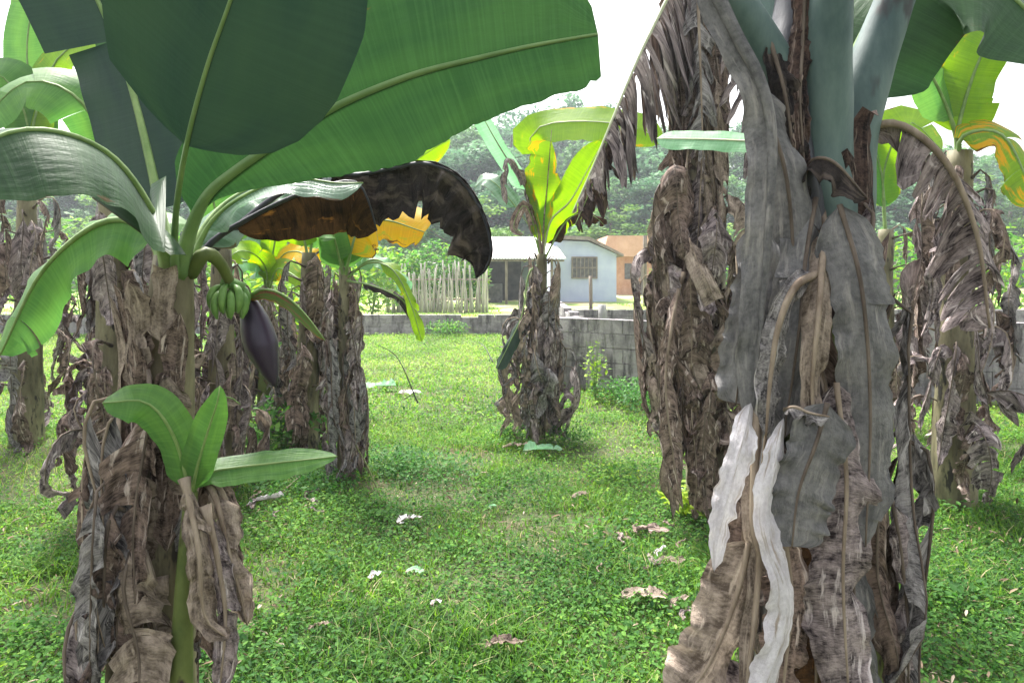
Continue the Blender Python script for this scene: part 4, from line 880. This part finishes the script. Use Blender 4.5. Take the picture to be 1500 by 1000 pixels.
M['crowns'] = [foliage_mat('crown_a', [(0, (.04, .10, .045)), (.5, (.09, .19, .075)), (1, (.17, .30, .11))], .3, .6),
               foliage_mat('crown_b', [(0, (.05, .12, .035)), (.5, (.11, .22, .05)), (1, (.22, .34, .08))], .35, .6),
               foliage_mat('crown_c', [(0, (.05, .12, .065)), (.5, (.10, .21, .11)), (1, (.18, .31, .16))], .3, .6)]
def tree_proto(kind, matI, seed):
    r = np.random.default_rng(seed); random.seed(seed)
    H_ = 10.0; th = bpy.data.objects.new('tree', None); COL.objects.link(th)
    vs, fs, uv = [], [], []; tips = []
    lean = V((U(-.6, .6), U(-.6, .6), 0))
    tube_data([V((0, 0, -.5)), V((lean.x * .3, lean.y * .3, 2.5)), lean + V((0, 0, 6.0)), lean * 1.3 + V((0, 0, 8.6))], [.28, .22, .15, .05], n=10, seg=7, vs=vs, fs=fs, uv=uv)
    for i in range(11):
        a = i * 2.4 + U(-.3, .3); z0 = U(3, 7.2); R = (3.3 if kind != 'tall' else 2.1) * U(.6, 1.1) * (1 - .4 * (z0 - 3) / 5)
        e = V((math.cos(a) * R, math.sin(a) * R, z0 + U(.5, 2.2))) + lean
        s = lean * (z0 / 7) + V((0, 0, z0)); tube_data([s, s.lerp(e, .5) + V((0, 0, -.1)), e], [.11, .07, .03], n=6, seg=5, vs=vs, fs=fs, uv=uv); tips.append(e)
    tips.append(lean * 1.3 + V((0, 0, 8.6)))
    o = bpy.data.objects.new('trunk', meshd('trunk', vs, fs, uv)); COL.objects.link(o); o.data.materials.append(M['bark']); o.parent = th
    cl = []
    for e in tips:
        for k in range(4 if kind == 'open' else 5): cl.append((e.x + r.normal(0, .75), e.y + r.normal(0, .75), e.z + r.normal(.2, .6), r.uniform(.55, 1.15), r.uniform(0, 1)))
    Ps, tn = [], []
    for cx, cy, cz, R, tt in cl:
        n = int(95 * R * R) + 20; P = r.normal(0, 1, (n, 3)); P /= np.linalg.norm(P, axis=1)[:, None]; P *= (R * r.random(n) ** .35)[:, None]; P[:, 2] *= .62
        Ps.append(P + np.array([cx, cy, cz])); tn.append(np.clip(tt * .7 + r.normal(.15, .15, n), 0, 1))
    C_ = np.concatenate(Ps); tn = np.concatenate(tn); n = len(C_)
    az = r.random(n) * 2 * PI; el = r.normal(-.2, .5, n); D = np.stack([np.cos(az) * np.cos(el), np.sin(az) * np.cos(el), np.sin(el)], 1)
    S_ = np.stack([-np.sin(az), np.cos(az), r.normal(0, .5, n)], 1); sz = r.uniform(.16, .42, n)[:, None]
    Vv = np.stack([C_, C_ + D * sz * .5 + S_ * sz * .32, C_ + D * sz, C_ + D * sz * .5 - S_ * sz * .32], 1).reshape(-1, 3)
    soup('crown', Vv, np.arange(n * 4).reshape(-1, 4), np.repeat(np.stack([tn, tn * 0], 1), 4, 0), M['crowns'][matI], th)
    return th
def copy_tree(o, loc, rz, sc, label, group):
    c = o.copy(); COL.objects.link(c); c.location = loc; c.rotation_euler = (0, 0, rz); c.scale = sc
    for ch in list(o.children):
        k = ch.copy(); COL.objects.link(k); k.parent = c
    tag(c, label, 'tree', group); return c
protos = {'round': tree_proto('round', 0, 21), 'round2': tree_proto('round', 2, 22), 'open': tree_proto('open', 1, 23), 'tall': tree_proto('tall', 2, 24)}
used = set()
def tree(kind, px, d, ytop, label, wide=1.0, group='trees on the wooded hillside'):
    x = X(px, d); zb = hz(x, d) if d > 52 else 0; zb = max(0, zb); h = Z(ytop, d) - zb; s = h / 9.8
    p = protos[kind]; rz = U(0, 6.28)
    if kind not in used:
        used.add(kind); p.location = (x, d, zb); p.rotation_euler = (0, 0, rz); p.scale = (s * wide, s * wide, s); tag(p, label, 'tree', group)
    else: copy_tree(p, (x, d, zb), rz, (s * wide, s * wide, s), label, group)
HL = 'hazy blue green tree among the others on the far wooded hillside'
random.seed(99)
T = [('round', 655, 70, 190, 'dark blue green tree rising left of the lone plant, under the huge leaf', 1.1), ('round2', 735, 78, 172, 'tall hazy tree top against the white sky above the lone plant', 1.0),
     ('tall', 690, 62, 215, 'slim pale tree left of the lone plant leaves', 1.3), ('open', 720, 50, 292, 'bright green tree directly behind the shed roof', 1.5),
     ('open', 650, 46, 300, 'light green tree behind the stake fence', 1.6), ('round2', 600, 44, 310, 'blue green tree above the white outbuilding', 1.4),
     ('open', 915, 54, 305, 'bright green low tree behind the orange house roof', 1.9), ('round2', 935, 66, 215, 'blue green tree behind the dead hanging fan leaf', 1.2),
     ('tall', 850, 84, 150, 'feathery thin tree top against the sky right of the lone plant', 1.0), ('round', 890, 72, 205, 'dark tree right of the lone plant', 1.1),
     ('open', 985, 56, 290, 'bright tree glimpsed left of the wrapped plant stem', 1.7)]
for k, px, d, yt, lab, wd in T: tree(k, px, d, yt, lab, wd)
for row, (d0, y0, st) in enumerate(((60, 262, 46), (76, 226, 40), (92, 200, 44), (110, 188, 50))):
    for px in range(-60, 1600, st):
        if 540 < px < 1120 or row in (0, 1):
            if 1120 < px < 1180: continue
            yt = y0 + U(-16, 18) + (18 if 770 < px < 860 else 0)
            tree(random.choice(['round', 'round2', 'tall', 'round', 'open']), px + U(-14, 14), d0 + U(-4, 4), yt, HL, U(1.15, 1.5))

# shrubs behind the fence
def shrub(px, d, h, r, tone, label, n=1500):
    weed(px, HOR, d, h, r, n, tone, label, .22, 'shrub', 'shrub', 'shrubs around the houses')
shrub(590, 27.5, 2.5, 1.0, .55, 'leafy shrub over the left end of the stake fence')
shrub(640, 28.5, 2.9, 1.3, .45, 'pale leafy shrub rising behind the stake fence')
shrub(685, 29.0, 2.5, 1.0, .55, 'shrub at the right end of the stake fence')
shrub(545, 24, 2.6, 1.2, .7, 'bright shrub seen just right of the thin banana plant')
shrub(470, 20, 2.4, 1.5, .75, 'bright green shrub behind the left clump')
shrub(390, 18, 2.4, 1.5, .8, 'lime shrub behind the short banana plant')
shrub(300, 20, 3.0, 1.8, .6, 'big green shrub behind the left grove')
shrub(120, 18, 3.0, 2.0, .55, 'broad shrub at the far left by the low wall')
shrub(985, 30, 2.2, 1.0, .5, 'shrub right of the orange house')
shrub(1130, 24, 2.6, 1.6, .5, 'shrub beyond the wall behind the right edge plant')
shrub(1300, 20, 2.8, 1.8, .55, 'shrub beyond the wall at the far right')
shrub(1450, 18, 2.8, 1.8, .6, 'bright shrub beyond the wall at the rightmost side')

# ------------------------------------------------------------------ light and camera
EL, AZ = math.radians(58), math.radians(-25)          # sun high beyond the grove, a little to the left
world = bpy.data.worlds.new('World'); scene.world = world; world.use_nodes = True
nt = world.node_tree; bg = nt.nodes['Background']
sky = nt.nodes.new('ShaderNodeTexSky'); sky.sky_type = 'NISHITA'; sky.sun_disc = False
sky.sun_elevation = EL; sky.sun_rotation = AZ; sky.dust_density = 5; sky.air_density = 1.2; sky.ozone_density = 1
hs = nt.nodes.new('ShaderNodeHueSaturation'); hs.inputs['Saturation'].default_value = .22; hs.inputs['Value'].default_value = 1.15
nt.links.new(sky.outputs[0], hs.inputs['Color']); nt.links.new(hs.outputs[0], bg.inputs['Color']); bg.inputs['Strength'].default_value = .125
sun = bpy.data.lights.new('Sun', 'SUN'); sun.energy = 3.4; sun.angle = math.radians(12); sun.color = (1, .96, .9)
so = bpy.data.objects.new('Sun', sun); COL.objects.link(so)
sd = V((math.sin(AZ) * math.cos(EL), math.cos(AZ) * math.cos(EL), math.sin(EL)))
so.rotation_euler = sd.to_track_quat('Z', 'Y').to_euler()

cam = bpy.data.cameras.new('Camera'); co = bpy.data.objects.new('Camera', cam); COL.objects.link(co)
co.location = (0, 0, CAM_Z); co.rotation_euler = (PI / 2, 0, 0)
cam.sensor_width = 36; cam.lens = 24; cam.shift_y = -(500 - HOR) / 1500; cam.clip_start = .05; cam.clip_end = 2000
scene.camera = co
scene.view_settings.view_transform = 'Standard'; scene.view_settings.look = 'None'; scene.view_settings.exposure = 1.65; scene.view_settings.gamma = 1
hx = 260; 
hb = boxes('haze', [(-hx, hx, -12, 300, -1.3, 32)], [], None)
hm = bpy.data.materials.new('haze_air'); hm.use_nodes = True; hn = hm.node_tree; hn.nodes.clear()
ho = hn.nodes.new('ShaderNodeOutputMaterial'); hv = hn.nodes.new('ShaderNodeVolumePrincipled'); hn.links.new(hv.outputs[0], ho.inputs['Volume'])
hv.inputs['Color'].default_value = (.86, .92, 1, 1); hv.inputs['Density'].default_value = .0014; hv.inputs['Anisotropy'].default_value = .3
hb.data.materials.append(hm); hb['kind'] = 'stuff'
scene.cycles.max_bounces = 8; scene.cycles.transmission_bounces = 6; scene.cycles.use_denoising = True
